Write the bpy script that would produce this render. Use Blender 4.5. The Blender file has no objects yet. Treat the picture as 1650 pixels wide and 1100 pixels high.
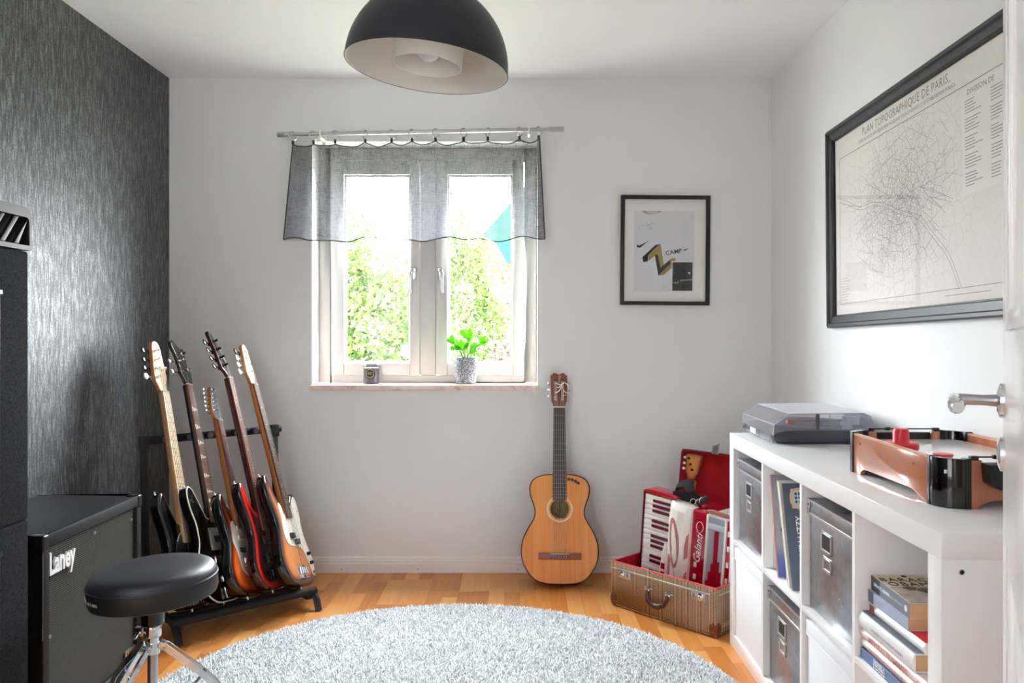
import bpy, bmesh, math, random
from mathutils import Vector, Matrix
from mathutils.geometry import delaunay_2d_cdt
import numpy as np

random.seed(7)
rng = np.random.default_rng(7)
scene = bpy.context.scene
COL = scene.collection
PI = math.pi

# ------------------------------------------------------------------ camera, world, light, exposure
cam_d = bpy.data.cameras.new('camera')
cam_d.sensor_width = 36.0
cam_d.lens = 1278.0 / 1650.0 * 36.0
cam_d.shift_x = -10.0 / 1650.0
cam_d.shift_y = -15.0 / 1650.0
cam_d.clip_start = 0.05
cam = bpy.data.objects.new('camera', cam_d)
COL.objects.link(cam)
cam.location = (0, 0, 1.167)
cam.rotation_euler = (PI / 2, 0, 0)
scene.camera = cam

world = bpy.data.worlds.new('world')
scene.world = world
world.use_nodes = True
wbg = world.node_tree.nodes['Background']
wbg.inputs['Color'].default_value = (0.93, 0.955, 1.0, 1)
wbg.inputs['Strength'].default_value = 14.0

def portal(name, loc, rot, sx, sy):
    l = bpy.data.lights.new(name, 'AREA')
    l.shape = 'RECTANGLE'
    l.size = sx
    l.size_y = sy
    l.cycles.is_portal = True
    o = bpy.data.objects.new(name, l)
    COL.objects.link(o)
    o.location = loc
    o.rotation_euler = rot
    return o
# sky portal at the room's window (emits nothing itself, guides the sky sampling)
portal('window_portal', (-0.455, 4.13, 1.5), (-PI / 2, 0, 0), 1.10, 1.19)

scene.view_settings.view_transform = 'Standard'
scene.view_settings.look = 'None'
scene.view_settings.exposure = 2.55
scene.view_settings.gamma = 1.0
scene.view_settings.use_curve_mapping = False
scene.cycles.max_bounces = 10
scene.cycles.diffuse_bounces = 8
scene.cycles.glossy_bounces = 4
scene.cycles.transparent_max_bounces = 12
scene.cycles.adaptive_threshold = 0.02
scene.cycles.transmission_bounces = 6
scene.cycles.caustics_reflective = False
scene.cycles.caustics_refractive = False
scene.cycles.sample_clamp_indirect = 10.0
scene.cycles.use_denoising = True

# ------------------------------------------------------------------ helpers: materials
def s2l(c):
    c = c / 255.0
    return c / 12.92 if c <= 0.04045 else ((c + 0.055) / 1.055) ** 2.4

def rgb(r, g, b):
    return (s2l(r), s2l(g), s2l(b), 1.0)

class NT:
    """small node-tree helper"""
    def __init__(self, name):
        self.m = bpy.data.materials.new(name)
        self.m.use_nodes = True
        self.t = self.m.node_tree
        self.b = self.t.nodes['Principled BSDF']
        self.out = self.t.nodes['Material Output']
    def n(self, typ, **kw):
        nd = self.t.nodes.new(typ)
        for k, v in kw.items():
            if k.startswith('_'):
                setattr(nd, k[1:], v)
            else:
                nd.inputs[k.replace('__', ' ')].default_value = v
        return nd
    def l(self, a, b):
        self.t.links.new(a, b)
    def coords(self, kind='Object', scale=(1, 1, 1), rot=(0, 0, 0), loc=(0, 0, 0)):
        if kind == 'Position':
            src = self.n('ShaderNodeNewGeometry').outputs['Position']
        else:
            src = self.n('ShaderNodeTexCoord').outputs[kind]
        mp = self.n('ShaderNodeMapping')
        mp.inputs['Scale'].default_value = scale
        mp.inputs['Rotation'].default_value = rot
        mp.inputs['Location'].default_value = loc
        self.l(src, mp.inputs['Vector'])
        return mp.outputs['Vector']
    def noise(self, vec, scale=5, detail=3, rough=0.5, dist=0.0):
        nd = self.n('ShaderNodeTexNoise')
        nd.inputs['Scale'].default_value = scale
        nd.inputs['Detail'].default_value = detail
        nd.inputs['Roughness'].default_value = rough
        nd.inputs['Distortion'].default_value = dist
        if vec is not None:
            self.l(vec, nd.inputs['Vector'])
        return nd.outputs['Fac']
    def ramp(self, fac, stops, interp='LINEAR'):
        nd = self.n('ShaderNodeValToRGB')
        cr = nd.color_ramp
        cr.interpolation = interp
        while len(cr.elements) < len(stops):
            cr.elements.new(0.5)
        for e, (p, c) in zip(cr.elements, stops):
            e.position = p
            e.color = c if len(c) == 4 else (*c, 1)
        self.l(fac, nd.inputs['Fac'])
        return nd.outputs['Color']
    def mix(self, fac, a, b, blend='MIX'):
        nd = self.n('ShaderNodeMix', _data_type='RGBA', _blend_type=blend)
        for sock, v in ((nd.inputs[0], fac), (nd.inputs[6], a), (nd.inputs[7], b)):
            if hasattr(v, 'links') or hasattr(v, 'is_output'):
                self.l(v, sock)
            else:
                sock.default_value = v
        return nd.outputs[2]
    def math(self, op, a, b=0.0, c=0.0):
        nd = self.n('ShaderNodeMath', _operation=op)
        for sock, v in zip(nd.inputs, (a, b, c)):
            if hasattr(v, 'is_output'):
                self.l(v, sock)
            else:
                sock.default_value = v
        return nd.outputs[0]
    def bump(self, h, strength=0.3, dist=0.002):
        nd = self.n('ShaderNodeBump')
        nd.inputs['Strength'].default_value = strength
        nd.inputs['Distance'].default_value = dist
        self.l(h, nd.inputs['Height'])
        self.l(nd.outputs['Normal'], self.b.inputs['Normal'])
    def setp(self, rough=0.5, metal=0.0, coat=0.0, spec=0.5, col=None):
        b = self.b
        if col is not None:
            b.inputs['Base Color'].default_value = col
        b.inputs['Roughness'].default_value = rough
        b.inputs['Metallic'].default_value = metal
        b.inputs['Coat Weight'].default_value = coat
        b.inputs['Coat Roughness'].default_value = 0.08
        b.inputs['Specular IOR Level'].default_value = spec

def mat(name, col, rough=0.5, metal=0.0, coat=0.0, spec=0.5, var=None, bump=None):
    """plain painted/moulded material; var=(scale, colour2, amount) mottles it, bump=(scale, strength, dist)"""
    t = NT(name)
    t.setp(rough, metal, coat, spec, col)
    if var or bump:
        v = t.coords('Object')
    if var:
        f = t.noise(v, var[0], 4, 0.6)
        f = t.math('MULTIPLY', f, var[2])
        t.l(t.mix(f, col, var[1]), t.b.inputs['Base Color'])
    if bump:
        t.bump(t.noise(v, bump[0], 3, 0.6), bump[1], bump[2])
    return t.m

def wood(name, c1, c2, grain=(60, 4, 60), rough=0.4, coat=0.0, kind='Object', loc=(0, 0, 0)):
    t = NT(name)
    t.setp(rough, 0, coat)
    v = t.coords(kind, grain, loc=loc)
    f = t.noise(v, 1.0, 5, 0.65, 0.6)
    v2 = t.coords(kind, tuple(g * 0.16 for g in grain), loc=loc)
    g = t.noise(v2, 1.0, 2, 0.5, 1.5)
    h = t.math('ADD', t.math('MULTIPLY', f, 0.65), t.math('MULTIPLY', g, 0.35))
    t.l(t.ramp(h, [(0.3, c1), (0.7, c2)]), t.b.inputs['Base Color'])
    t.bump(f, 0.06, 0.001)
    return t.m

MT = {}
MT['black_plastic'] = mat('black_plastic', rgb(24, 25, 28), 0.38)
MT['black_satin'] = mat('black_satin', rgb(22, 23, 25), 0.45, var=(40, rgb(40, 40, 42), 0.4))
MT['black_gloss'] = mat('black_gloss', rgb(8, 8, 9), 0.12, coat=0.6)
MT['black_rubber'] = mat('black_rubber', rgb(26, 26, 27), 0.75)
MT['grey_rubber'] = mat('grey_rubber', rgb(86, 90, 96), 0.7)
MT['chrome'] = mat('chrome', rgb(225, 226, 228), 0.12, 1.0)
MT['steel'] = mat('steel', rgb(196, 197, 200), 0.28, 1.0, var=(60, rgb(150, 150, 152), 0.5))
MT['dark_metal'] = mat('dark_metal', rgb(60, 60, 63), 0.35, 1.0)
MT['white_lacquer'] = mat('white_lacquer', rgb(244, 244, 244), 0.22, spec=0.5)
MT['white_paint'] = mat('white_paint', rgb(236, 235, 233), 0.4)
MT['white_plastic'] = mat('white_plastic', rgb(236, 234, 228), 0.35)
MT['cream_plastic'] = mat('cream_plastic', rgb(226, 220, 205), 0.35, var=(30, rgb(205, 197, 180), 0.5))
MT['pearl'] = mat('pearl', rgb(220, 222, 222), 0.25, var=(80, rgb(170, 176, 182), 0.8))
MT['red_plastic'] = mat('red_plastic', rgb(226, 44, 58), 0.35)
MT['red_pearl'] = mat('red_pearl', rgb(196, 16, 44), 0.18, coat=0.5, var=(55, rgb(120, 4, 24), 0.9))
MT['dark_red_pearl'] = mat('dark_red_pearl', rgb(112, 12, 34), 0.22, coat=0.4, var=(60, rgb(60, 4, 18), 0.9))
MT['red_lining'] = mat('red_lining', rgb(190, 14, 32), 0.85, var=(25, rgb(165, 8, 26), 0.7), bump=(300, 0.2, 0.001))
MT['leather_brown'] = mat('leather_brown', rgb(84, 48, 38), 0.42, var=(40, rgb(58, 30, 26), 0.8), bump=(120, 0.3, 0.001))
MT['corner_brown'] = mat('corner_brown', rgb(128, 70, 44), 0.5, var=(60, rgb(90, 46, 30), 0.8))
MT['ink'] = mat('ink', rgb(26, 26, 28), 0.6)
MT['white_ink'] = mat('white_ink', rgb(240, 240, 242), 0.45)
MT['paper'] = mat('paper', rgb(232, 230, 226), 0.8, var=(12, rgb(222, 218, 212), 0.6))
MT['string_steel'] = mat('string_steel', rgb(150, 148, 144), 0.4, 1.0)
MT['string_nylon'] = mat('string_nylon', rgb(170, 164, 154), 0.4)
MT['fret'] = mat('fret', rgb(150, 148, 142), 0.4, 1.0)
MT['card_black'] = mat('card_black', rgb(10, 10, 11), 0.5)

# ------------------------------------------------------------------ helpers: meshes
def crom(pts, n=6, closed=True):
    """Catmull-Rom through pts"""
    out = []
    N = len(pts)
    rngk = N if closed else N - 1
    for i in range(rngk):
        if closed:
            p0, p1, p2, p3 = (Vector(pts[(i + k - 1) % N]) for k in range(4))
        else:
            p0, p1, p2, p3 = (Vector(pts[min(max(i + k - 1, 0), N - 1)]) for k in range(4))
        for k in range(n):
            t = k / n
            out.append(0.5 * ((2 * p1) + (-p0 + p2) * t + (2 * p0 - 5 * p1 + 4 * p2 - p3) * t * t
                              + (-p0 + 3 * p1 - 3 * p2 + p3) * t ** 3))
    if not closed:
        out.append(Vector(pts[-1]))
    return out

class MB:
    def __init__(self):
        self.v, self.f, self.att = [], [], None
    def add(self, vs, fs):
        o = len(self.v)
        self.v += [Vector(p) for p in vs]
        self.f += [[i + o for i in q] for q in fs]
        return self
    def box(self, x0, x1, y0, y1, z0, z1, M=None):
        vs = [Vector(p) for p in ((x0, y0, z0), (x1, y0, z0), (x1, y1, z0), (x0, y1, z0),
                                  (x0, y0, z1), (x1, y0, z1), (x1, y1, z1), (x0, y1, z1))]
        if M is not None:
            vs = [M @ p for p in vs]
        return self.add(vs, [(3, 2, 1, 0), (4, 5, 6, 7), (0, 1, 5, 4), (1, 2, 6, 5), (2, 3, 7, 6), (3, 0, 4, 7)])
    def prism(self, poly, a0, a1, axis='z', M=None):
        """extrude a 2-D polygon; axis z: (x,y), axis x: (y,z), axis y: (x,z)"""
        def mk(p, a):
            q = Vector((p[0], p[1], a)) if axis == 'z' else (Vector((a, p[0], p[1])) if axis == 'x' else Vector((p[0], a, p[1])))
            return M @ q if M is not None else q
        n = len(poly)
        vs = [mk(p, a0) for p in poly] + [mk(p, a1) for p in poly]
        fs = [list(range(n))[::-1], list(range(n, 2 * n))] + [(i, (i + 1) % n, n + (i + 1) % n, n + i) for i in range(n)]
        return self.add(vs, fs)
    def lathe(self, prof, seg=32, M=None, close=False, cap=True):
        """prof [(r, z)] about local z"""
        vs, fs = [], []
        n = len(prof)
        for i in range(seg):
            a = 2 * PI * i / seg
            for r, z in prof:
                p = Vector((r * math.cos(a), r * math.sin(a), z))
                vs.append(M @ p if M is not None else p)
        m = n if close else n - 1
        for i in range(seg):
            j = (i + 1) % seg
            for k in range(m):
                k2 = (k + 1) % n
                fs.append((i * n + k, j * n + k, j * n + k2, i * n + k2))
        if not close and cap:
            if prof[0][0] > 1e-6:
                fs.append([i * n for i in range(seg)][::-1])
            if prof[-1][0] > 1e-6:
                fs.append([i * n + n - 1 for i in range(seg)])
        return self.add(vs, fs)
    def cyl(self, p, q, r, seg=14, r2=None):
        p, q = Vector(p), Vector(q)
        d = q - p
        L = d.length
        R = d.to_track_quat('Z', 'Y').to_matrix().to_4x4()
        return self.lathe([(r, 0), (r2 if r2 is not None else r, L)], seg, Matrix.Translation(p) @ R)
    def tube(self, pts, r, seg=8, closed=False, flat=None):
        """swept tube; r number or list; flat=(a,b) elliptical scaling"""
        pts = [Vector(p) for p in pts]
        n = len(pts)
        rs = r if isinstance(r, (list, tuple)) else [r] * n
        tang = []
        for i in range(n):
            a = pts[(i - 1) % n] if (closed or i > 0) else pts[i]
            b = pts[(i + 1) % n] if (closed or i < n - 1) else pts[i]
            tang.append((b - a).normalized())
        up = Vector((0, 0, 1)) if abs(tang[0].z) < 0.9 else Vector((1, 0, 0))
        nrm = (up - tang[0] * up.dot(tang[0])).normalized()
        vs, fs = [], []
        fa, fb = flat if flat else (1, 1)
        for i in range(n):
            if i:
                nrm = (nrm - tang[i] * nrm.dot(tang[i]))
                nrm = nrm.normalized() if nrm.length > 1e-9 else tang[i].orthogonal().normalized()
            bi = tang[i].cross(nrm)
            for k in range(seg):
                a = 2 * PI * k / seg
                vs.append(pts[i] + rs[i] * (nrm * math.cos(a) * fa + bi * math.sin(a) * fb))
        m = n if closed else n - 1
        for i in range(m):
            j = (i + 1) % n
            for k in range(seg):
                k2 = (k + 1) % seg
                fs.append((i * seg + k, i * seg + k2, j * seg + k2, j * seg + k))
        if not closed:
            fs.append(list(range(seg))[::-1])
            fs.append([(n - 1) * seg + k for k in range(seg)])
        return self.add(vs, fs)
    def ball(self, c, r, seg=14, rings=8, sc=(1, 1, 1), M=None):
        prof = [(max(r * math.sin(PI * i / rings), 0.0), -r * math.cos(PI * i / rings)) for i in range(rings + 1)]
        prof[0] = (0.0, -r)
        prof[-1] = (0.0, r)
        T = Matrix.Translation(Vector(c)) @ (M if M is not None else Matrix()) @ Matrix.Diagonal((*sc, 1))
        return self.lathe(prof, seg, T)
    def torus(self, c, R, r, M=None, seg=24, sub=8):
        T = Matrix.Translation(Vector(c)) @ (M if M is not None else Matrix())
        return self.tube([T @ Vector((R * math.cos(2 * PI * i / seg), R * math.sin(2 * PI * i / seg), 0)) for i in range(seg)], r, sub, True)
    def mesh(self, name, bevel=0.0, bseg=2, smooth=True, ang=35):
        me = bpy.data.meshes.new(name)
        me.from_pydata([tuple(p) for p in self.v], [], self.f)
        if bevel or True:
            bm = bmesh.new()
            bm.from_mesh(me)
            bmesh.ops.remove_doubles(bm, verts=bm.verts, dist=1e-6) if self.att is None else None
            bmesh.ops.recalc_face_normals(bm, faces=bm.faces)
            if bevel:
                es = [e for e in bm.edges if len(e.link_faces) == 2 and e.calc_face_angle(0) > math.radians(25)]
                bmesh.ops.bevel(bm, geom=es, offset=bevel, segments=bseg, profile=0.5, affect='EDGES', clamp_overlap=True)
            bm.to_mesh(me)
            bm.free()
        if self.att is not None:
            a = me.attributes.new('edge', 'FLOAT', 'POINT')
            a.data.foreach_set('value', self.att)
        if smooth:
            me.polygons.foreach_set('use_smooth', [True] * len(me.polygons))
            me.set_sharp_from_angle(angle=math.radians(ang))
        me.update()
        return me
    def build(self, name, material, parent=None, bevel=0.0, bseg=2, smooth=True, ang=35, label=None):
        me = self.mesh(name, bevel, bseg, smooth, ang)
        me.materials.append(MT[material] if isinstance(material, str) else material)
        o = bpy.data.objects.new(name, me)
        COL.objects.link(o)
        if parent is not None:
            o.parent = parent
        if label:
            o['label'] = label
        return o

def thing(name, label, cat, loc=(0, 0, 0), rot=None, group=None, M=None):
    o = bpy.data.objects.new(name, None)
    o.empty_display_size = 0.05
    COL.objects.link(o)
    if M is not None:
        o.matrix_world = M
    else:
        o.location = loc
        if rot:
            o.rotation_euler = rot
    o['label'] = label
    o['category'] = cat
    if group:
        o['group'] = group
    return o

def tag(o, label, cat, group=None):
    o['label'] = label
    o['category'] = cat
    if group:
        o['group'] = group
    return o

def structure(o, label=None):
    o['kind'] = 'structure'
    if label:
        o['label'] = label
    return o

def sempty(name, loc=(0, 0, 0)):
    o = bpy.data.objects.new(name, None)
    COL.objects.link(o)
    o.location = loc
    o['kind'] = 'structure'
    return o

def frameM(o, x, y, z):
    x, y, z = Vector(x), Vector(y), Vector(z)
    return Matrix(((x.x, y.x, z.x, o[0]), (x.y, y.y, z.y, o[1]), (x.z, y.z, z.z, o[2]), (0, 0, 0, 1)))

def text(s, size, material, parent, M, extrude=0.0003, name='lettering', sx=1.0, sy=1.0, align='CENTER', bold=0.0, space=1.0, shear=0.0):
    """flat lettering as a mesh; M maps text plane (x right, y up, z out)"""
    cu = bpy.data.curves.new('txt', 'FONT')
    cu.body = s
    cu.size = size
    cu.align_x = align
    cu.align_y = 'CENTER'
    cu.extrude = extrude
    cu.offset = bold * size
    cu.space_character = space
    cu.shear = shear
    cu.resolution_u = 2
    to = bpy.data.objects.new('txt', cu)
    COL.objects.link(to)
    dg = bpy.context.evaluated_depsgraph_get()
    me = bpy.data.meshes.new_from_object(to.evaluated_get(dg))
    bpy.data.objects.remove(to)
    bpy.data.curves.remove(cu)
    me.transform(M @ Matrix.Diagonal((sx, sy, 1, 1)))
    me.materials.clear()
    me.materials.append(MT[material] if isinstance(material, str) else material)
    me.name = name
    o = bpy.data.objects.new(name, me)
    COL.objects.link(o)
    if parent is not None:
        o.parent = parent
    return o

def print_marks(name, m, parent, M, w, h, rows=1, seed=1, ext=.0002):
    """lettering too small to read: rows of small dashes, w x h, centred on M"""
    r = random.Random(seed)
    mb = MB()
    rh = h / rows
    for k in range(rows):
        x = -w / 2
        yc = h / 2 - rh * (k + .5)
        while x < w / 2 - rh * .3:
            l = min(rh * r.uniform(.25, .55), w / 2 - x)
            mb.box(x, x + l, yc - rh * r.uniform(.22, .36), yc + rh * r.uniform(.22, .36), 0, ext, M)
            x += l + rh * (r.uniform(.14, .22) if r.random() > .2 else .5)
    o = mb.build(name, m, parent, smooth=False)
    o['kind'] = 'stuff'
    return o

def inside(poly, x, y):
    c = False
    j = len(poly) - 1
    for i in range(len(poly)):
        xi, yi = poly[i][0], poly[i][1]
        xj, yj = poly[j][0], poly[j][1]
        if (yi > y) != (yj > y) and x < (xj - xi) * (y - yi) / (yj - yi) + xi:
            c = not c
        j = i
    return c

def offset_poly(poly, d):
    """move a closed CCW outline inward by d along its normals"""
    n = len(poly)
    out = []
    for i in range(n):
        a, b = poly[i - 1], poly[(i + 1) % n]
        t = Vector((b[0] - a[0], b[1] - a[1]))
        t.normalize()
        nn = Vector((-t.y, t.x))
        out.append(Vector((poly[i][0] + nn.x * d, poly[i][1] + nn.y * d)))
    return out

def ccw(poly):
    a = sum(poly[i - 1][0] * poly[i][1] - poly[i][0] * poly[i - 1][1] for i in range(len(poly)))
    return poly if a > 0 else poly[::-1]

def edge_dist(outline, pts):
    A = np.array([(p[0], p[1]) for p in outline])
    B = np.roll(A, -1, axis=0)
    P = np.array([(p[0], p[1]) for p in pts])
    d = np.full(len(P), 9.0)
    for a, b in zip(A, B):
        ab = b - a
        t = np.clip(((P - a) @ ab) / max(ab @ ab, 1e-12), 0, 1)
        q = a + t[:, None] * ab
        d = np.minimum(d, np.hypot(*(P - q).T))
    return d

def plate_tris(outline, step, hole=None):
    """triangulate outline (+ circular hole loop) with interior points; returns pts, tris"""
    pts = [Vector((p[0], p[1])) for p in outline]
    n = len(pts)
    edges = [(i, (i + 1) % n) for i in range(n)]
    if hole:
        m = len(hole)
        edges += [(n + i, n + (i + 1) % m) for i in range(m)]
        pts += [Vector((p[0], p[1])) for p in hole]
    xs = [p[0] for p in outline]
    ys = [p[1] for p in outline]
    y = min(ys)
    cand = []
    while y < max(ys):
        x = min(xs)
        while x < max(xs):
            if inside(outline, x, y) and not (hole and inside(hole, x, y)):
                cand.append((x, y))
            x += step
        y += step
    if cand:
        ok = edge_dist(outline, cand) > step * 0.4
        if hole:
            ok &= edge_dist(hole, cand) > step * 0.4
        pts += [Vector(c) for c, k in zip(cand, ok) if k]
    r = delaunay_2d_cdt(pts, edges, [], 0, 1e-6)
    V, F = r[0], r[2]
    T = []
    for f in F:
        cx = sum(V[i][0] for i in f) / len(f)
        cy = sum(V[i][1] for i in f) / len(f)
        if inside(outline, cx, cy) and not (hole and inside(hole, cx, cy)):
            T.append(list(f))
    return V, T

def slab_body(outline, zf, zb, r, step=0.014, hole=None, rs=3):
    """body with rounded rims and an 'edge' distance attribute; outline CCW"""
    mb = MB()
    att = []
    outline = ccw([Vector((p[0], p[1])) for p in outline])
    n = len(outline)
    rings = []
    for k in range(rs + 1):
        a = PI / 2 * k / rs
        rings.append((r * (1 - math.sin(a)), zf - r * (1 - math.cos(a))))
    for k in range(rs + 1):
        a = PI / 2 * (1 - k / rs)
        rings.append((r * (1 - math.sin(a)), zb + r * (1 - math.cos(a))))
    base = []
    for (ins, z) in rings:
        o = len(mb.v)
        base.append(o)
        pp = offset_poly(outline, ins)
        mb.v += [Vector((p[0], p[1], z)) for p in pp]
        att += [ins * 0.3 if z > (zf + zb) / 2 else 0.0] * n
    for k in range(len(rings) - 1):
        for i in range(n):
            j = (i + 1) % n
            mb.f.append([base[k] + i, base[k + 1] + i, base[k + 1] + j, base[k] + j])
    ring_in = offset_poly(outline, r)
    for z, fl in ((zf, False), (zb, True)):
        V, T = plate_tris(ring_in, step, hole if not fl else None)
        o = len(mb.v)
        mb.v += [Vector((p[0], p[1], z)) for p in V]
        d = edge_dist(outline, V)
        att += list(d)
        mb.f += [[i + o for i in (q[::-1] if fl else q)] for q in T]
    mb.att = att
    return mb
# ------------------------------------------------------------------ the room
XL, XR, YB, YF, ZC = -1.700, 1.233, 3.863, -0.25, 2.403
WX0, WX1, WZ0, WZ1 = -1.0036, 0.0937, 0.912, 2.095       # window opening

def wall_paint(name, c, c2):
    t = NT(name)
    t.setp(0.55, spec=0.35)
    v = t.coords('Position')
    t.l(t.mix(t.noise(v, 1.7, 2, 0.5), c, c2), t.b.inputs['Base Color'])
    t.bump(t.noise(v, 420, 2, 0.6), 0.05, 0.001)
    return t.m
MT['wall_paint'] = wall_paint('wall_paint', rgb(234, 235, 235), rgb(230, 231, 231))
MT['ceiling_paint'] = wall_paint('ceiling_paint', rgb(245, 246, 248), rgb(243, 244, 246))

def wallpaper():
    t = NT('wallpaper')
    v = t.coords('Position', (1, 120, 16))
    a = t.noise(v, 1.0, 6, 0.7)
    v2 = t.coords('Position', (1, 520, 170))
    b = t.noise(v2, 1.0, 3, 0.7)
    h = t.math('ADD', t.math('MULTIPLY', a, 0.55), t.math('MULTIPLY', b, 0.45))
    t.l(t.ramp(h, [(0.38, rgb(28, 29, 31)), (0.5, rgb(66, 68, 70)), (0.6, rgb(132, 134, 136))]), t.b.inputs['Base Color'])
    mr = t.ramp(h, [(0.42, (0.1, 0.1, 0.1)), (0.6, (0.5, 0.5, 0.5))])
    t.l(mr, t.b.inputs['Metallic'])
    rr = t.ramp(h, [(0.38, (0.55, 0.55, 0.55)), (0.62, (0.42, 0.42, 0.42))])
    t.l(rr, t.b.inputs['Roughness'])
    t.bump(h, 0.35, 0.002)
    return t.m
MT['wallpaper'] = wallpaper()

# floor slab and oak staves
slab = MB().box(XL - .12, XR + .12, YF - .15, YB + .2, -0.12, -0.0105)
floor = structure(slab.build('floor', mat('floor_base', rgb(70, 44, 24), 0.8)), 'oiled oak parquet floor of narrow staves')
oaks = [((222, 152, 80), (200, 126, 58)), ((228, 162, 92), (210, 138, 72)), ((216, 144, 74), (192, 118, 52)),
        ((232, 172, 104), (216, 148, 80)), ((210, 136, 66), (184, 110, 46)), ((224, 156, 84), (194, 122, 56))]
stave_m = []
for i, (a, b) in enumerate(oaks):
    m = wood('oak_stave', rgb(*b), rgb(*a), (75, 5, 75), 0.34, 0.0, 'Position', (i * 7.3, i * 3.1, 0))
    stave_m.append(m)
SW = (XR - XL) / 43
stave_mesh = {}
def stave(mi, L):
    k = (mi, L)
    if k not in stave_mesh:
        me = MB().box(-SW / 2 + .0002, SW / 2 - .0002, -L / 2 + .0002, L / 2 - .0002, -0.0104, 0).mesh('stave', 0.0006, 1, False)
        me.materials.append(stave_m[mi])
        stave_mesh[k] = me
    return stave_mesh[k]
rest = [MB() for _ in stave_m]
LEN = [0.34, 0.40, 0.47]
for c in range(43):
    x = XL + (c + .5) * SW
    y = YB - random.uniform(0, .4)
    first = True
    prev = -1
    yy = YB
    while yy > YF:
        L = random.choice(LEN)
        if first:
            L2 = min(LEN, key=lambda q: abs(q - (YB - y)))
            L = L2
        mi = random.choice([k for k in range(6) if k != prev])
        prev = mi
        y1, y0 = yy, yy - L
        if first:
            y1 = yy + random.uniform(0.02, L * .7)      # runs on under the wall
            y0 = y1 - L
            first = False
        if (y0 + y1) / 2 > 2.2:
            o = bpy.data.objects.new('stave', stave(mi, L))
            COL.objects.link(o)
            o.location = (x, (y0 + y1) / 2, 0)
            o.parent = floor
        else:
            rest[mi].box(x - SW / 2 + .0004, x + SW / 2 - .0004, y0 + .0004, y1 - .0004, -0.0104, 0)
        yy = y0
for mi, mb in enumerate(rest):
    o = mb.build('stave_field', stave_m[mi], floor, smooth=False)
    o['kind'] = 'stuff'

structure(MB().box(XL - .12, XL, YF - .15, YB + .2, -0.12, ZC + .1).build('wall_left', 'wallpaper', smooth=False), 'charcoal streaked metallic wallpaper on the left wall')
structure(MB().box(XR, XR + .12, YF - .15, YB + .2, -0.12, ZC + .1).build('wall_right', 'wall_paint', smooth=False), 'plain off-white painted right wall')
structure(MB().box(XL - .12, XR + .12, YF - .15, YB + .25, ZC, ZC + .1).build('ceiling', 'ceiling_paint', smooth=False), 'plain white ceiling')
wb = MB()
wb.box(XL - .12, WX0, YB, YB + .25, -.12, ZC + .1).box(WX1, XR + .12, YB, YB + .25, -.12, ZC + .1)
wb.box(WX0, WX1, YB, YB + .25, -.12, WZ0 - .02).box(WX0, WX1, YB, YB + .25, WZ1, ZC + .1)
structure(wb.build('wall_back', 'wall_paint', smooth=False), 'plain pale grey wall with the window')
# wall behind the camera with an added opening and translucent sheet as fill light
HX0, HX1, HZ0, HZ1 = -1.65, -0.45, 0.7, 2.3
wf = MB()
wf.box(XL - .12, HX0, YF - .15, YF, -.12, ZC + .1).box(HX1, XR + .12, YF - .15, YF, -.12, ZC + .1)
wf.box(HX0, HX1, YF - .15, YF, -.12, HZ0).box(HX0, HX1, YF - .15, YF, HZ1, ZC + .1)
structure(wf.build('wall_front', 'wall_paint', smooth=False), 'plain white wall behind the camera')
t = NT('fill_cloth')
df = t.n('ShaderNodeBsdfDiffuse')
df.inputs['Color'].default_value = (.75, .75, .74, 1)
tl = t.n('ShaderNodeBsdfTranslucent')
tl.inputs['Color'].default_value = (.13, .13, .13, 1)
mx = t.n('ShaderNodeMixShader')
mx.inputs[0].default_value = .5
t.l(df.outputs[0], mx.inputs[1])
t.l(tl.outputs[0], mx.inputs[2])
t.l(mx.outputs[0], t.out.inputs['Surface'])
fill_root = sempty('fill_opening')
fill_root['label'] = 'added translucent fill-light opening behind the camera'
MB().add([(HX0, YF - .06, HZ0), (HX1, YF - .06, HZ0), (HX1, YF - .06, HZ1), (HX0, YF - .06, HZ1)], [(0, 1, 2, 3)]).build('fill_sheet', t.m, fill_root, smooth=False)

# baseboards
prof = [(0, 0), (-.016, 0), (-.016, .044), (-.012, .047), (-.014, .051), (-.014, .058), (-.009, .062), (-.010, .068), (-.006, .074), (0, .076)]
bb = MB().prism([(YB + p[0], p[1]) for p in prof], XL + .001, XR - .001, 'x').build('baseboard_back', 'white_paint', ang=25)
structure(bb, 'white moulded baseboard under the window wall')
for x in (-0.857, -0.485, 0.0):
    MB().cyl((x, YB - .0185, .018), (x, YB - .015, .018), .0022, 8).build('nail', 'dark_metal', bb)
structure(MB().prism([(XL - p[0], p[1]) for p in prof], YF + .01, YB - .02, 'y').build('baseboard_left', 'white_paint', ang=25), 'white moulded baseboard along the wallpapered wall')
structure(MB().prism([(XR + p[0], p[1]) for p in prof], YF + .01, YB - .02, 'y').build('baseboard_right', 'white_paint', ang=25), 'white moulded baseboard along the right wall')

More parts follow.
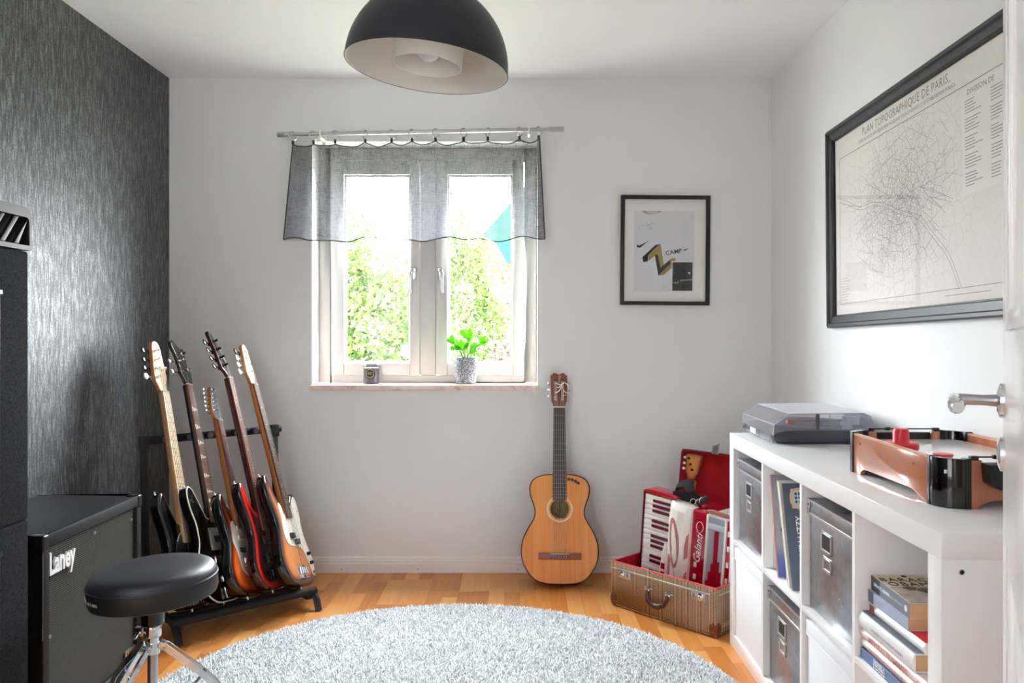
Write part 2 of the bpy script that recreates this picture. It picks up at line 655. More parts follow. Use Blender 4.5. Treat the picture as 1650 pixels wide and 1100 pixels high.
# ------------------------------------------------------------------ window
def glass_mat(name, tint=(1, 1, 1, 1), refl=0.6, rough=0.02, ior=1.45, haze=0.0):
    t = NT(name)
    tr = t.n('ShaderNodeBsdfTransparent')
    tr.inputs['Color'].default_value = tint
    gl = t.n('ShaderNodeBsdfGlossy')
    gl.inputs['Roughness'].default_value = rough
    fr = t.n('ShaderNodeLayerWeight')
    fc = t.math('ADD', t.math('MULTIPLY', t.math('POWER', fr.outputs['Facing'], 3.2 if haze else 4.0), .9), .045)
    mx = t.n('ShaderNodeMixShader')
    t.l(t.math('MULTIPLY', fc, refl), mx.inputs[0])
    t.l(tr.outputs[0], mx.inputs[1])
    t.l(gl.outputs[0], mx.inputs[2])
    if haze:  # pale diffuse share, painting in light the turntable lid reflects
        df = t.n('ShaderNodeBsdfDiffuse')
        df.inputs['Color'].default_value = (.80, .80, .87, 1)
        m2 = t.n('ShaderNodeMixShader')
        m2.inputs[0].default_value = haze
        t.l(mx.outputs[0], m2.inputs[1])
        t.l(df.outputs[0], m2.inputs[2])
        mx = m2
    t.l(mx.outputs[0], t.out.inputs['Surface'])
    return t.m
MT['window_glass'] = glass_mat('window_glass', (.97, .985, .98, 1))
MT['clear_plastic'] = glass_mat('clear_plastic', (.96, .96, .98, 1), 1.0, 0.10, 1.5, .06)
MT['sheen_top'] = glass_mat('sheen_top', (.96, .96, .98, 1), 1.0, 0.12, 1.5, .55)  # strong pale haze stands in for the lid top's reflected light
MT['picture_glass'] = glass_mat('picture_glass', (1, 1, 1, 1), 0.55, 0.03)
MT['candle_glass'] = glass_mat('candle_glass', (.82, .82, .85, 1), 0.9, 0.03)

WY = 4.0
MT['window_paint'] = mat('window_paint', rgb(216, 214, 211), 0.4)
win = sempty('window_1')
win['label'] = 'white two-sash window in a deep reveal'
fz0, fz1 = WZ0 + .001, WZ1 - .001
sx = {'L': (-0.945, -0.4945), 'R': (-0.417, 0.031)}
fr = MB()
fr.box(WX0 + .001, -0.945, WY, WY + .07, fz0, fz1).box(0.031, WX1 - .001, WY, WY + .07, fz0, fz1)
fr.box(-0.945, 0.031, WY, WY + .07, fz0, .9485).box(-0.945, 0.031, WY, WY + .07, 2.035, fz1)
fr.box(-0.4945, -0.417, WY, WY + .07, .9485, 2.035)
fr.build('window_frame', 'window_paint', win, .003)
for side, (a, b) in sx.items():
    g0, g1 = (a + .068, b - .050) if side == 'L' else (a + .061, b - .057)
    z0, z1, gz0, gz1 = .952, 2.032, 1.011, 1.96
    s = MB()
    a2, b2 = a + .003, b - .003
    s.box(a2, g0, WY - .012, WY + .055, z0, z1).box(g1, b2, WY - .012, WY + .055, z0, z1)
    s.box(g0, g1, WY - .012, WY + .055, z0, gz0).box(g0, g1, WY - .012, WY + .055, gz1, z1)
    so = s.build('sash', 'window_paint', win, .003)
    bd = MB()
    q = .010
    bd.box(g0, g0 + q, WY + .006, WY + .02, gz0, gz1).box(g1 - q, g1, WY + .006, WY + .02, gz0, gz1)
    bd.box(g0 + q, g1 - q, WY + .006, WY + .02, gz0, gz0 + q).box(g0 + q, g1 - q, WY + .006, WY + .02, gz1 - q, gz1)
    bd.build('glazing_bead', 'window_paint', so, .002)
    MB().box(g0, g1, WY + .024, WY + .028, gz0, gz1).build('pane', 'window_glass', so, smooth=False)
    hx = (b - .026) if side == 'L' else (a + .024)
    hd = MB().box(hx - .011, hx + .011, WY - .018, WY - .012, 1.43, 1.492)
    h = hd.build('handle_plate', 'steel', so, .003)
    lx = hx - .016 if side == 'L' else hx + .012
    MB().cyl((hx, WY - .018, 1.478), (hx, WY - .042, 1.478), .008, 12).tube(
        [(hx, WY - .042, 1.478), (lx, WY - .046, 1.474), (lx, WY - .046, 1.462)], .007).build('handle_neck', 'chrome', so)
    MB().box(lx - .008, lx + .008, WY - .055, WY - .042, 1.362, 1.470).build('handle_grip', 'steel', so, .004, 3)
# faint sticker on the left pane
MB().prism([(-.565 + .034 * c, 1.068 + .034 * s_) for c, s_ in ((-.95, .9), (-.6, 1), (.6, 1), (.95, .9), (1, -.3), (.5, -.95), (-.5, -.95), (-1, -.3))], WY + .0215, WY + .0235, 'y').build(
    'sticker', mat('sticker_film', rgb(206, 216, 226), 0.6), win, label='small pale sticker on the left pane')

def marble():
    t = NT('marble')
    t.setp(0.25)
    v = t.coords('Position', (1, 1, 1))
    f = t.noise(v, 9, 6, 0.7, 1.4)
    t.l(t.ramp(f, [(0.30, rgb(150, 140, 134)), (0.40, rgb(226, 196, 182)), (0.52, rgb(240, 222, 212)), (0.7, rgb(238, 206, 190))]), t.b.inputs['Base Color'])
    return t.m
MT['marble'] = marble()
MB().box(WX0 - .004, WX1 + .004, YB - .032, WY - .001, WZ0 - .026, WZ0).build('window_sill', 'marble', win, .004, 3)
# reveal lining is the wall itself; blind cord on the right
cord = MB()
cord.tube([(.086, YB - .012, 2.05), (.084, YB - .03, 1.5), (.083, YB - .042, .95), (.084, YB - .044, .90)], .0013, 6)
cord.tube([(.079, YB - .044, .905), (.076, YB - .046, .885), (.082, YB - .046, .862), (.088, YB - .046, .884), (.084, YB - .044, .905)], .0025, 6)
cord.ball((.083, YB - .046, .872), .008, sc=(.8, .8, 1.7))
tag(cord.build('blind_cord', 'cream_plastic'), 'thin cream cord with knotted end hanging at right window edge', 'cord')

# ------------------------------------------------------------------ curtain rod, rings, valance
RY = 3.79
A, B = Vector((-1.149, RY, 2.110)), Vector((.217, RY, 2.137))
rod = thing('curtain_rod', 'thin brushed steel curtain rod above the window', 'curtain rod', (0, 0, 0))
MT['rod_steel'] = mat('rod_steel', rgb(178, 178, 184), 0.38, 0.85)
MB().cyl(A, B, .0095, 16).build('rod', 'rod_steel', rod)
d = (B - A).normalized()
for e, s_ in ((A, 1), (B, -1)):
    MB().cyl(e - d * s_ * .002, e + d * s_ * .07, .0125, 18).build('end_cap', 'rod_steel', rod, .002)
for px in (-.945, .052):
    p = A + d * ((px - A.x) / d.x)
    b = MB().box(px - .009, px + .009, YB - .006, YB, p.z - .055, p.z + .028)
    b.box(px - .006, px + .006, RY - .004, YB - .005, p.z - .022, p.z - .012)
    b.torus((px, RY, p.z), .0145, .0035, Matrix.Rotation(PI / 2, 4, 'Y'), 18, 6)
    b.box(px - .03, px + .03, YB - .004, YB, p.z - .046, p.z - .04)
    b.build('bracket', MT['white_plastic'], rod, .001)
ringpx = [472, 505, 540, 588.5, 631, 664, 702, 747, 786, 837, 868]
words = ['leftmost', 'second', 'third', 'fourth', 'fifth', 'middle', 'seventh', 'eighth', 'ninth', 'tenth', 'rightmost']
MT['clear_ring'] = mat('clear_ring', rgb(205, 206, 208), 0.2, 0.5)
ring_me = MB().torus((0, 0, 0), .0205, .0026, Matrix.Rotation(PI / 2, 4, 'Y'), 22, 7).mesh('ring')
ring_me.materials.append(MT['clear_ring'])
clip_me = MB().box(-.005, .005, -.005, .005, -.040, -.0215).mesh('clip', .0015)
clip_me.materials.append(MT['ink'])
ring_top = []
for i, px in enumerate(ringpx):
    X = (px - 835) / 1278 * RY
    p = A + d * ((X - A.x) / d.x)
    lab = {0: 'curtain ring at the far left end of the rod', 5: 'curtain ring at the middle of the rod, sixth from left',
           10: 'curtain ring at the far right end of the valance'}.get(i, words[i] + ' curtain ring from the left on the steel rod')
    r = thing('curtain_ring', lab, 'curtain ring', (p.x, p.y, p.z - .0076), (0, 0, math.radians(random.choice([-50, 45, 35, -40]))), 'rings holding the grey valance')
    for nm, me in (('ring', ring_me), ('clip', clip_me)):
        o = bpy.data.objects.new(nm, me)
        COL.objects.link(o)
        o.parent = r
    ring_top.append((p.x, p.z - .046))

def linen():
    t = NT('linen_sheer')
    g = t.n('ShaderNodeNewGeometry')
    def th(sc):
        mp = t.n('ShaderNodeMapping')
        mp.inputs['Scale'].default_value = sc
        t.l(g.outputs['Position'], mp.inputs['Vector'])
        return t.noise(mp.outputs['Vector'], 1.0, 2, 0.55)
    warp = th((420, 1, 26))
    weft = th((26, 1, 420))
    fine = th((900, 1, 900))
    big = th((9, 1, 9))
    w = t.math('MAXIMUM', warp, weft)
    dens = t.math('ADD', t.math('MULTIPLY', w, 0.9), t.math('ADD', t.math('MULTIPLY', fine, 0.3), t.math('MULTIPLY', big, 0.25)))
    op = t.ramp(dens, [(0.62, (.46, .46, .46)), (0.84, (.68, .68, .68)), (0.96, (.985, .985, .985))])
    tr = t.n('ShaderNodeBsdfTransparent')
    df = t.n('ShaderNodeBsdfDiffuse')
    df.inputs['Color'].default_value = rgb(42, 43, 46)
    tl = t.n('ShaderNodeBsdfTranslucent')
    tl.inputs['Color'].default_value = rgb(84, 84, 90)
    m1 = t.n('ShaderNodeMixShader')
    m1.inputs[0].default_value = 0.5
    t.l(df.outputs[0], m1.inputs[1])
    t.l(tl.outputs[0], m1.inputs[2])
    m2 = t.n('ShaderNodeMixShader')
    t.l(op, m2.inputs[0])
    t.l(tr.outputs[0], m2.inputs[1])
    t.l(m1.outputs[0], m2.inputs[2])
    t.l(m2.outputs[0], t.out.inputs['Surface'])
    return t.m
MT['linen'] = linen()
MT['linen_hem'] = mat('linen_hem', rgb(46, 47, 54), 0.9)
tops = [Vector((x, z)) for x, z in ring_top]
def top_at(x):
    for (a, b) in zip(tops[:-1], tops[1:]):
        if a.x <= x <= b.x:
            k = (x - a.x) / (b.x - a.x)
            return a.y + (b.y - a.y) * k - (b.x - a.x) * .13 * math.sin(PI * k) ** .8
    return tops[0].y if x < tops[0].x else tops[-1].y
NX, NZ = 220, 36
cv, cf = [], []
hem_b, hem_t, hem_l, hem_r = [], [], [], []
for j in range(NZ + 1):
    w = j / NZ
    for i in range(NX + 1):
        k = i / NX
        xt = tops[0].x - .004 + (tops[-1].x + .008 - tops[0].x) * k
        xb = -1.124 + (.127 + 1.124) * k
        zt = top_at(xt)
        zb = 1.607 + .008 * math.sin(k * 21 + .5) + .006 * math.sin(k * 43) + .006 * k
        x = xt + (xb - xt) * w
        z = zt + (zb - zt) * w
        fold = .016 * math.sin(k * 34 + 1.2 * math.sin(k * 7)) * (.4 + .6 * w) + .010 * math.sin(k * 71 + 2) * (1 - .3 * w)
        fold += .014 * math.exp(-((k - .34) / .02) ** 2) + .012 * math.exp(-((k - .47) / .025) ** 2) * w
        y = RY + .002 + fold
        y = min(y, YB - .012)
        cv.append(Vector((x, y, z)))
        if j == NZ: hem_b.append(cv[-1])
        if j == 0: hem_t.append(cv[-1])
        if i == 0: hem_l.append(cv[-1])
        if i == NX: hem_r.append(cv[-1])
for j in range(NZ):
    for i in range(NX):
        a = j * (NX + 1) + i
        cf.append((a, a + 1, a + NX + 2, a + NX + 1))
val = thing('valance_curtain', 'short sheer dark grey linen valance hanging across the window', 'curtain', (0, 0, 0))
MB().add(cv, cf).build('cloth', 'linen', val, ang=80)
for nm, pts in (('bottom_hem', hem_b), ('top_hem', hem_t), ('side_hem', hem_l), ('side_hem', hem_r)):
    MB().tube(pts, .0026 if nm != 'side_hem' else .003, 6).build(nm, 'linen_hem', val)

# ------------------------------------------------------------------ door (opened into the room, at the right)
lat = Vector((.7640, 1.25, 0))
hin = Vector((.3690, .555, 0))
dd = (hin - lat).normalized()                      # latch -> hinge
dn = Vector((dd.y, -dd.x, 0))                      # faces left, to the room
if dn.x > 0: dn = -dn
door = sempty('door_1')
door.matrix_world = frameM(lat, dd, Vector((0, 0, 1)), dd.cross(Vector((0, 0, 1))))
door['label'] = 'white panelled door standing open at the right'
dz = door.matrix_world.to_3x3().col[2]
sgn = 1 if Vector(dz).dot(dn) > 0 else -1           # local z side of the visible face
W = .80
lf = MB()
T = .04
def zb_(a, b):
    return (min(a * sgn, b * sgn), max(a * sgn, b * sgn))
z0, z1 = zb_(0, -T)
for (x0, x1, y0, y1) in ((0, .11, .01, 2.03), (W - .11, W, .01, 2.03), (.11, W - .11, .01, .2), (.11, W - .11, .86, 1.17), (.11, W - .11, 1.9, 2.03)):
    lf.box(x0, x1, y0, y1, z0, z1)
lf.build('door_leaf', 'white_lacquer', door, .002)
for (y0, y1) in ((.2, .86), (1.17, 1.9)):
    a, b = zb_(-.012, -T + .012)
    MB().box(.11, W - .11, y0, y1, a, b).build('door_panel', 'white_lacquer', door)
    mo = MB()
    a, b = zb_(-.014, -.002)
    q = .03
    mo.box(.11, .11 + q, y0, y1, a, b).box(W - .11 - q, W - .11, y0, y1, a, b).box(.11, W - .11, y0, y0 + q, a, b).box(.11, W - .11, y1 - q, y1, a, b)
    mo.build('panel_moulding', 'white_lacquer', door, .005)
S = lambda x, y, z: (x, y, z * sgn)
hz = 1.063
hd = MB().lathe([(.0, .0), (.026, .0), (.026, .006), (.016, .010), (0, .010)], 24, Matrix.Translation((.055, hz, 0)) @ Matrix.Rotation(0 if sgn > 0 else PI, 4, 'X')).build('handle_rosette', 'chrome', door)
MB().tube([S(.055, hz, .008), S(.055, hz, .03), S(.056, hz, .062)], [.0095, .008, .009], 12).build('handle_neck', 'steel', door)
MB().tube([S(.050, hz, .062), S(.07, hz, .066), S(.11, hz - .001, .066), S(.15, hz - .003, .062), S(.165, hz - .004, .06)], [.008, .0105, .0095, .0115, .008], 14).build('handle_lever', 'chrome', door)
MB().lathe([(.0, .0), (.026, .0), (.026, .006), (.016, .010), (0, .010)], 24, Matrix.Translation((.055, .982, 0)) @ Matrix.Rotation(0 if sgn > 0 else PI, 4, 'X')).build('keyhole_rosette', 'chrome', door)

# ------------------------------------------------------------------ outside: lawn, bushes, shade sail
t = NT('lawn')
t.setp(.9)
t.l(t.mix(t.noise(t.coords('Position'), 6, 4), rgb(150, 156, 130), rgb(176, 176, 160)), t.b.inputs['Base Color'])
structure(MB().box(-14, 14, 4.3, 30, -.6, -.45).build('ground', t.m, smooth=False), 'sunny lawn outside the window')

def leaf_mat(name, c1, c2):
    t = NT(name)
    g = t.n('ShaderNodeNewGeometry')
    c = t.mix(g.outputs['Random Per Island'], c1, c2)
    df = t.n('ShaderNodeBsdfDiffuse')
    tl = t.n('ShaderNodeBsdfTranslucent')
    t.l(c, df.inputs[0])
    t.l(c, tl.inputs[0])
    mx = t.n('ShaderNodeMixShader')
    mx.inputs[0].default_value = .45
    t.l(df.outputs[0], mx.inputs[1])
    t.l(tl.outputs[0], mx.inputs[2])
    t.l(mx.outputs[0], t.out.inputs['Surface'])
    return t.m
def bush(name, label, c, r, n, size, m, trunk=True):
    root = thing(name, label, 'bush', (c[0], c[1], -.45), group='shrubs outside the window')
    c = Vector((0, 0, c[2] + .45))
    u = rng.normal(size=(n, 3))
    u /= np.linalg.norm(u, axis=1)[:, None]
    lob = 1 + .22 * np.sin(u[:, 0] * 7 + 1) * np.cos(u[:, 2] * 6) + .12 * np.sin(u[:, 1] * 13)
    rad = rng.uniform(.55, 1.0, n) ** .6 * lob
    P = u * rad[:, None] * np.array(r) + np.array(c)
    P[:, 2] = np.maximum(P[:, 2], .05)
    vs, fs = [], []
    for p in P:
        a = Vector(rng.normal(size=3)).normalized()
        b = a.orthogonal().normalized()
        b = Matrix.Rotation(rng.uniform(0, 6.28), 3, a) @ b
        s = size * rng.uniform(.7, 1.4)
        q = Vector(p)
        o = len(vs)
        vs += [q - a * s, q + b * s * .5, q + a * s, q - b * s * .5]
        fs.append((o, o + 1, o + 2, o + 3))
    mb = MB()
    mb.v, mb.f = vs, fs
    me = bpy.data.meshes.new('foliage')
    me.from_pydata([tuple(v) for v in vs], [], fs)
    me.materials.append(m)
    o = bpy.data.objects.new('foliage', me)
    COL.objects.link(o)
    o.parent = root
    st = MB()
    for k in range(6):
        a = k * 1.05
        st.tube([(.08 * math.cos(a), .08 * math.sin(a), 0), (r[0] * .25 * math.cos(a), r[1] * .25 * math.sin(a), c.z * .6), (r[0] * .5 * math.cos(a), r[1] * .5 * math.sin(a), c.z * 1.1)], [.03, .02, .008], 6)
    st.build('stems', mat('bark', rgb(120, 96, 76), .9), root)
    return root
g1 = leaf_mat('leaf_green', rgb(46, 60, 28), rgb(80, 94, 54))
g2 = leaf_mat('leaf_yellow', rgb(52, 54, 24), rgb(80, 76, 44))
g3 = leaf_mat('leaf_pale', rgb(38, 35, 28), rgb(96, 84, 80))
bush('leafy_bush', 'dense light green bush filling the left window pane', (-1.45, 6.5, .75), (.85, .6, 1.15), 24000, .030, g1)
bush('leafy_bush', 'tall green bush behind the window mullion', (-.75, 8.3, 1.15), (.6, .45, 1.2), 12000, .030, g1)
bush('leafy_bush', 'sparse yellow-green tree in the right window pane', (-.45, 9.8, 1.3), (.8, .4, 1.0), 4200, .03, g2)
bush('leafy_bush', 'pale pinkish flowering bush behind the potted plant', (.02, 6.1, .62), (.40, .3, .6), 5000, .02, g3)
sail = thing('shade_sail', 'turquoise fabric shade sail corner seen through right pane', 'shade sail', (0, 7.2, -.45))
MB().prism([(-.20, 2.42), (-.10, 2.24), (.02, 2.22), (.9, 2.95), (.2, 3.1), (-.32, 2.5)], -.02, .02, 'y').build('sail_cloth', mat('turquoise_cloth', rgb(22, 48, 42), .9, spec=0.0), sail)
MB().cyl((.03, .0, 0), (.03, 0, 2.6), .02, 10).build('pole', 'steel', sail)

# ------------------------------------------------------------------ pendant lamp
LR = .2296
lamp = thing('pendant_lamp', 'matte black dome pendant lamp with white inside hanging from ceiling', 'lamp', (-.258, 2.24, 1.912), (0, math.radians(6.0), 0))
MT['lamp_black'] = mat('lamp_black', rgb(34, 37, 43), 0.42, spec=.4)
MT['lamp_white'] = mat('lamp_white', rgb(232, 230, 224), 0.5)
n = 20
outp = [(LR * math.cos(PI / 2 * i / n), LR * 1.0 * math.sin(PI / 2 * i / n)) for i in range(n)] + [(.012, LR)]
MB().lathe([(LR - .0015, -.001)] + outp + [(0.0, LR + .0005)], 72, None, False, False).build('shade', 'lamp_black', lamp)
inp = [((LR - .003) * math.cos(PI / 2 * i / n), (LR - .003) * math.sin(PI / 2 * i / n)) for i in range(n)]
MB().lathe([(LR - .0004, -.0015)] + inp + [(0.0, LR - .004)], 72, None, False, False).build('shade_inside', 'lamp_white', lamp)
cy = MB()
cy.lathe([(.094, -.012 + .02), (.096, .006), (.098, .008), (.098, .19), (.094, .19)], 48, close=True)
cy.build('inner_cylinder', 'lamp_white', lamp)
MB().lathe([(0, .088), (.094, .088), (.094, .091), (0, .091)], 40).build('diffuser_plate', 'lamp_white', lamp)
MB().torus((0, 0, 0), LR - .0002, .0018, None, 72, 6).build('rim', 'lamp_black', lamp)
bl = MB().lathe([(0, .018)] + [(.034 * math.sin(a), .052 - .034 * math.cos(a)) for a in (.3, .6, .9, 1.2, 1.6, 2.0)] + [(.015, .0875), (0, .0875)], 28)
bl.build('bulb', mat('bulb_glass', rgb(226, 226, 228), .15), lamp)
MB().lathe([(0, LR), (.028, LR), (.028, LR + .05), (.012, LR + .06), (0, LR + .06)], 24).build('socket_cap', 'lamp_black', lamp)
tp = Matrix.Rotation(math.radians(-6.0), 3, 'Y') @ Vector((0, 0, ZC - 1.912))
MB().tube([(0, 0, LR + .055), (tp.x * .35, 0, LR + .12), tp], .0035, 8).build('cord', 'black_plastic', lamp)
MB().lathe([(0, -.001), (.05, -.001), (.045, -.03), (.01, -.04), (0, -.04)], 28, Matrix.Translation(tp) @ Matrix.Rotation(math.radians(-6.0), 4, 'Y')).build('ceiling_cup', 'lamp_black', lamp)
# ------------------------------------------------------------------ rug
def rug():
    cx, cy, R = -.235, 2.355, .975
    t = NT('rug_pile')
    t.setp(.95, spec=.1)
    g = t.n('ShaderNodeNewGeometry')
    r1 = t.ramp(g.outputs['Random Per Island'], [(0.0, rgb(176, 182, 186)), (0.3, rgb(222, 227, 230)), (1.0, rgb(244, 247, 249))])
    t.l(r1, t.b.inputs['Base Color'])
    root = thing('round_rug', 'large round light grey shaggy rug on the parquet', 'rug', (cx, cy, 0))
    n = 96
    MB().lathe([(0, .001), (R - .012, .001), (R - .004, .006), (R - .012, .012), (0, .012)], n).build('backing', mat('rug_backing', rgb(120, 124, 126), .95), root)
    N1, N2 = 150000, 16000
    u = rng.uniform(size=N1)
    rr = R * np.sqrt(rng.uniform(size=N1 + N2))
    aa = rng.uniform(0, 2 * PI, N1 + N2)
    x, y = rr * np.cos(aa), rr * np.sin(aa)
    keep = np.ones(N1 + N2, bool)
    keep[:N1] = y[:N1] > -.12
    x, y = x[keep], y[keep]
    m = len(x)
    h = rng.uniform(.012, .024, m)
    la = rng.uniform(0, 2 * PI, m)
    lean = rng.uniform(.003, .014, m)
    th = rng.uniform(0, 2 * PI, m)
    w = rng.uniform(.0021, .0038, m)
    V = np.zeros((m, 7, 3))
    for k in range(3):
        V[:, k, 0] = x + w * np.cos(th + k * 2.094)
        V[:, k, 1] = y + w * np.sin(th + k * 2.094)
        V[:, k, 2] = .010
        V[:, 3 + k, 0] = x + w * np.cos(th + k * 2.094) + lean * .4 * np.cos(la)
        V[:, 3 + k, 1] = y + w * np.sin(th + k * 2.094) + lean * .4 * np.sin(la)
        V[:, 3 + k, 2] = .010 + h * .62
    V[:, 6, 0] = x + lean * np.cos(la)
    V[:, 6, 1] = y + lean * np.sin(la)
    V[:, 6, 2] = .010 + h
    base = (np.arange(m) * 7)[:, None]
    quads = np.concatenate([base + np.array([[0, 1, 4, 3]]), base + np.array([[1, 2, 5, 4]]), base + np.array([[2, 0, 3, 5]])])
    tris = np.concatenate([base + np.array([[3, 4, 6]]), base + np.array([[4, 5, 6]]), base + np.array([[5, 3, 6]])])
    me = bpy.data.meshes.new('pile')
    me.vertices.add(m * 7)
    me.vertices.foreach_set('co', V.reshape(-1))
    lv = np.concatenate([quads.reshape(-1), tris.reshape(-1)])
    me.loops.add(len(lv))
    me.loops.foreach_set('vertex_index', lv.astype(np.int32))
    ls = np.concatenate([np.arange(len(quads)) * 4, len(quads) * 4 + np.arange(len(tris)) * 3])
    me.polygons.add(len(ls))
    me.polygons.foreach_set('loop_start', ls.astype(np.int32))
    me.update(calc_edges=True)
    me.materials.append(t.m)
    o = bpy.data.objects.new('pile', me)
    COL.objects.link(o)
    o.parent = root
    o['kind'] = 'stuff'
rug()

# ------------------------------------------------------------------ cube shelf
SX0, SX1 = .794, 1.184
SY0, SY1, SH = 1.488, 2.978, .79
sh = thing('cube_shelf', 'white eight-compartment cube shelf standing along the right wall', 'shelf', (SX0, SY0, 0))
o3 = Vector((SX0, SY0, 0))
def sbox(x0, x1, y0, y1, z0, z1, nm, m='white_lacquer', bev=.0012):
    return MB().box(x0 - SX0, x1 - SX0, y0 - SY0, y1 - SY0, z0, z1).build(nm, m, sh, bev)
sbox(SX0, SX1, SY0, SY1, .74, .79, 'top_panel')
sbox(SX0, SX1, SY0, SY1, 0, .05, 'bottom_panel')
sbox(SX0, SX1, SY0, SY0 + .05, .05, .74, 'side_panel')
sbox(SX0, SX1, SY1 - .05, SY1, .05, .74, 'side_panel')
CW = (SY1 - SY0 - .1 - 3 * .016) / 4
cells = []
for k in range(4):
    y1 = SY1 - .05 - k * (CW + .016)
    cells.append((y1 - CW, y1))
    if k < 3:
        sbox(SX0 + .001, SX1, y1 - CW - .016, y1 - CW, .05, .74, 'divider')
    sbox(SX0 + .001, SX1, y1 - CW, y1, .387, .403, 'shelf_board')
for (z, x) in ((.717, SX0 + .038), (.12, SX0 + .038), (.717, SX1 - .04)):
    MB().cyl((x - SX0, -.0012, z), (x - SX0, .002, z), .0045, 14).build('bolt', 'dark_metal', sh)
    MB().torus((x - SX0, -.001, z), .0048, .001, Matrix.Rotation(PI / 2, 4, 'X'), 14, 6).build('bolt_ring', 'steel', sh)

# storage boxes
def zinc():
    t = NT('zinc_sheet')
    v = t.coords('Object')
    f = t.noise(v, 26, 5, 0.7)
    t.l(t.ramp(f, [(0.3, rgb(150, 152, 158)), (0.7, rgb(182, 185, 192))]), t.b.inputs['Base Color'])
    t.setp(.3, .95)
    t.l(t.ramp(t.noise(v, 60, 4, .7), [(0.3, (.26, .26, .26)), (.75, (.40, .40, .40))]), t.b.inputs['Roughness'])
    return t.m
MT['zinc'] = zinc()
MT['zinc_edge'] = mat('zinc_edge', rgb(214, 216, 220), 0.3, 0.8)
MT['card_white'] = mat('card_white', rgb(236, 237, 240), 0.5)
def storage(label, cell, z0, h, metal=True, inset=.016, pad=.006, holder=True):
    y0, y1 = cell[0] + pad, cell[1] - pad
    w = y1 - y0
    dp = .36
    root = thing('storage_box', label, 'box', (SX0 + inset, (y0 + y1) / 2, z0))
    bm_ = 'zinc' if metal else 'card_white'
    hw = w / 2
    lh = .042
    b = MB().box(.004, dp - .004, -hw + .004, hw - .004, 0, h - .006)
    b.build('body', bm_, root, .003)
    l = MB().box(0, dp, -hw, hw, h - lh, h)
    lo = l.build('lid', bm_, root, .003)
    if metal:
        e = MB()
        e.box(-.0012, .001, -hw, hw, h - lh, h - lh + .006).box(-.0012, .001, -hw, hw, h - .005, h + .0006)
        e.build('lid_trim', 'zinc_edge', lo)
        for s in (-1, 1):
            c = MB().box(-.0022, .022, s * hw - .0015 if s > 0 else -hw - .0012, (hw + .0012) if s > 0 else -hw + .0015, h - lh - .001, h + .001)
            c.box(-.0022, -.0008, min(s * hw, s * (hw - .022)), max(s * hw, s * (hw - .022)), h - lh * .55, h + .001)
            c.box(-.0022, -.0008, min(s * hw, s * (hw - .012)), max(s * hw, s * (hw - .012)), h - lh - .001, h - lh * .5)
            co = c.build('corner_clip', 'zinc_edge', lo)
            MB().cyl((-.0035, s * (hw - .012), h - .014), (-.002, s * (hw - .012), h - .014), .003, 10).build('rivet', 'dark_metal', lo)
        if holder:
            for (zc, hh, ww, card) in ((h - .093, .054, .072, 'card_black'), (h - .150, .040, .056, 'zinc')):
                yc = .035 if hh > .05 else .030
                f = MB()
                q = .0075
                x0, x1 = .0005, .0045
                f.box(x0, x1, yc - ww / 2, yc + ww / 2, zc + hh / 2 - q, zc + hh / 2).box(x0, x1, yc - ww / 2, yc + ww / 2, zc - hh / 2, zc - hh / 2 + q)
                f.box(x0, x1, yc - ww / 2, yc - ww / 2 + q, zc - hh / 2, zc + hh / 2).box(x0, x1, yc + ww / 2 - q, yc + ww / 2, zc - hh / 2, zc + hh / 2)
                f.build('label_holder', 'zinc_edge', root, .001)
                MB().box(.0026, .0046, yc - ww / 2 + q * .8, yc + ww / 2 - q * .8, zc - hh / 2 + q * .8, zc + hh / 2 - q * .8).build('label_card', card, root)
    else:
        MB().box(-.0016, .0004, -hw, hw, h - lh, h - lh + .003).build('lid_rim', 'card_white', lo)
    return root
storage('galvanised metal box in the far top compartment', cells[0], .403, .300)
storage('large galvanised metal box in the top row beside the books', cells[2], .403, .300)
storage('galvanised metal box in the bottom row under the records', cells[1], .05, .297)
storage('plain white box in the far bottom compartment', cells[0], .05, .325, False, .004, .003)
storage('plain white lidded box in the bottom row under the large metal box', cells[2], .05, .318, False, .010, .004)

# ------------------------------------------------------------------ records
def sleeve(label, y, lean, col, thick=.004, dx=0.0, spine=None, z=.403, size=.314, deco=None):
    """LP standing on edge, spine towards the room; lean tips the top away (+y)"""
    root = thing('record', label, 'record', (SX0 + .045 + dx, y, z + .0006 + thick / 2 * math.sin(math.radians(lean))), (-math.radians(lean), 0, 0), group='records in the shelf')
    MB().box(0.001, size, -thick / 2, thick / 2, 0, size).build('sleeve', col, root, .0006, 1)
    MB().box(-.0005, .0025, -thick / 2 - .0001, thick / 2 + .0001, 0, size).build('spine', spine or col, root)
    if deco:
        deco(root, thick)
    return root
c0, c1 = cells[1]
MT['cream_sleeve'] = mat('cream_sleeve', rgb(226, 222, 208), .6, var=(9, rgb(206, 200, 184), .7))
MT['white_sleeve'] = mat('white_sleeve', rgb(228, 226, 222), .6, var=(9, rgb(210, 206, 200), .5))
MT['slate_sleeve'] = mat('slate_sleeve', rgb(84, 92, 110), .42, var=(14, rgb(70, 78, 98), .6))
MT['red_spine'] = mat('red_spine', rgb(210, 130, 130), .5)
MT['grey_spine'] = mat('grey_spine', rgb(180, 182, 190), .5)
t = NT('lavender_sleeve')
t.setp(.4)
v = t.n('ShaderNodeSeparateXYZ')
t.l(t.coords('Object'), v.inputs[0])
t.l(t.ramp(t.math('MULTIPLY', v.outputs['Z'], 3.18), [(0.0, rgb(88, 104, 184)), (.18, rgb(120, 132, 196)), (.32, rgb(186, 184, 196)), (1, rgb(150, 148, 162))]), t.b.inputs['Base Color'])
MT['lavender_sleeve'] = t.m
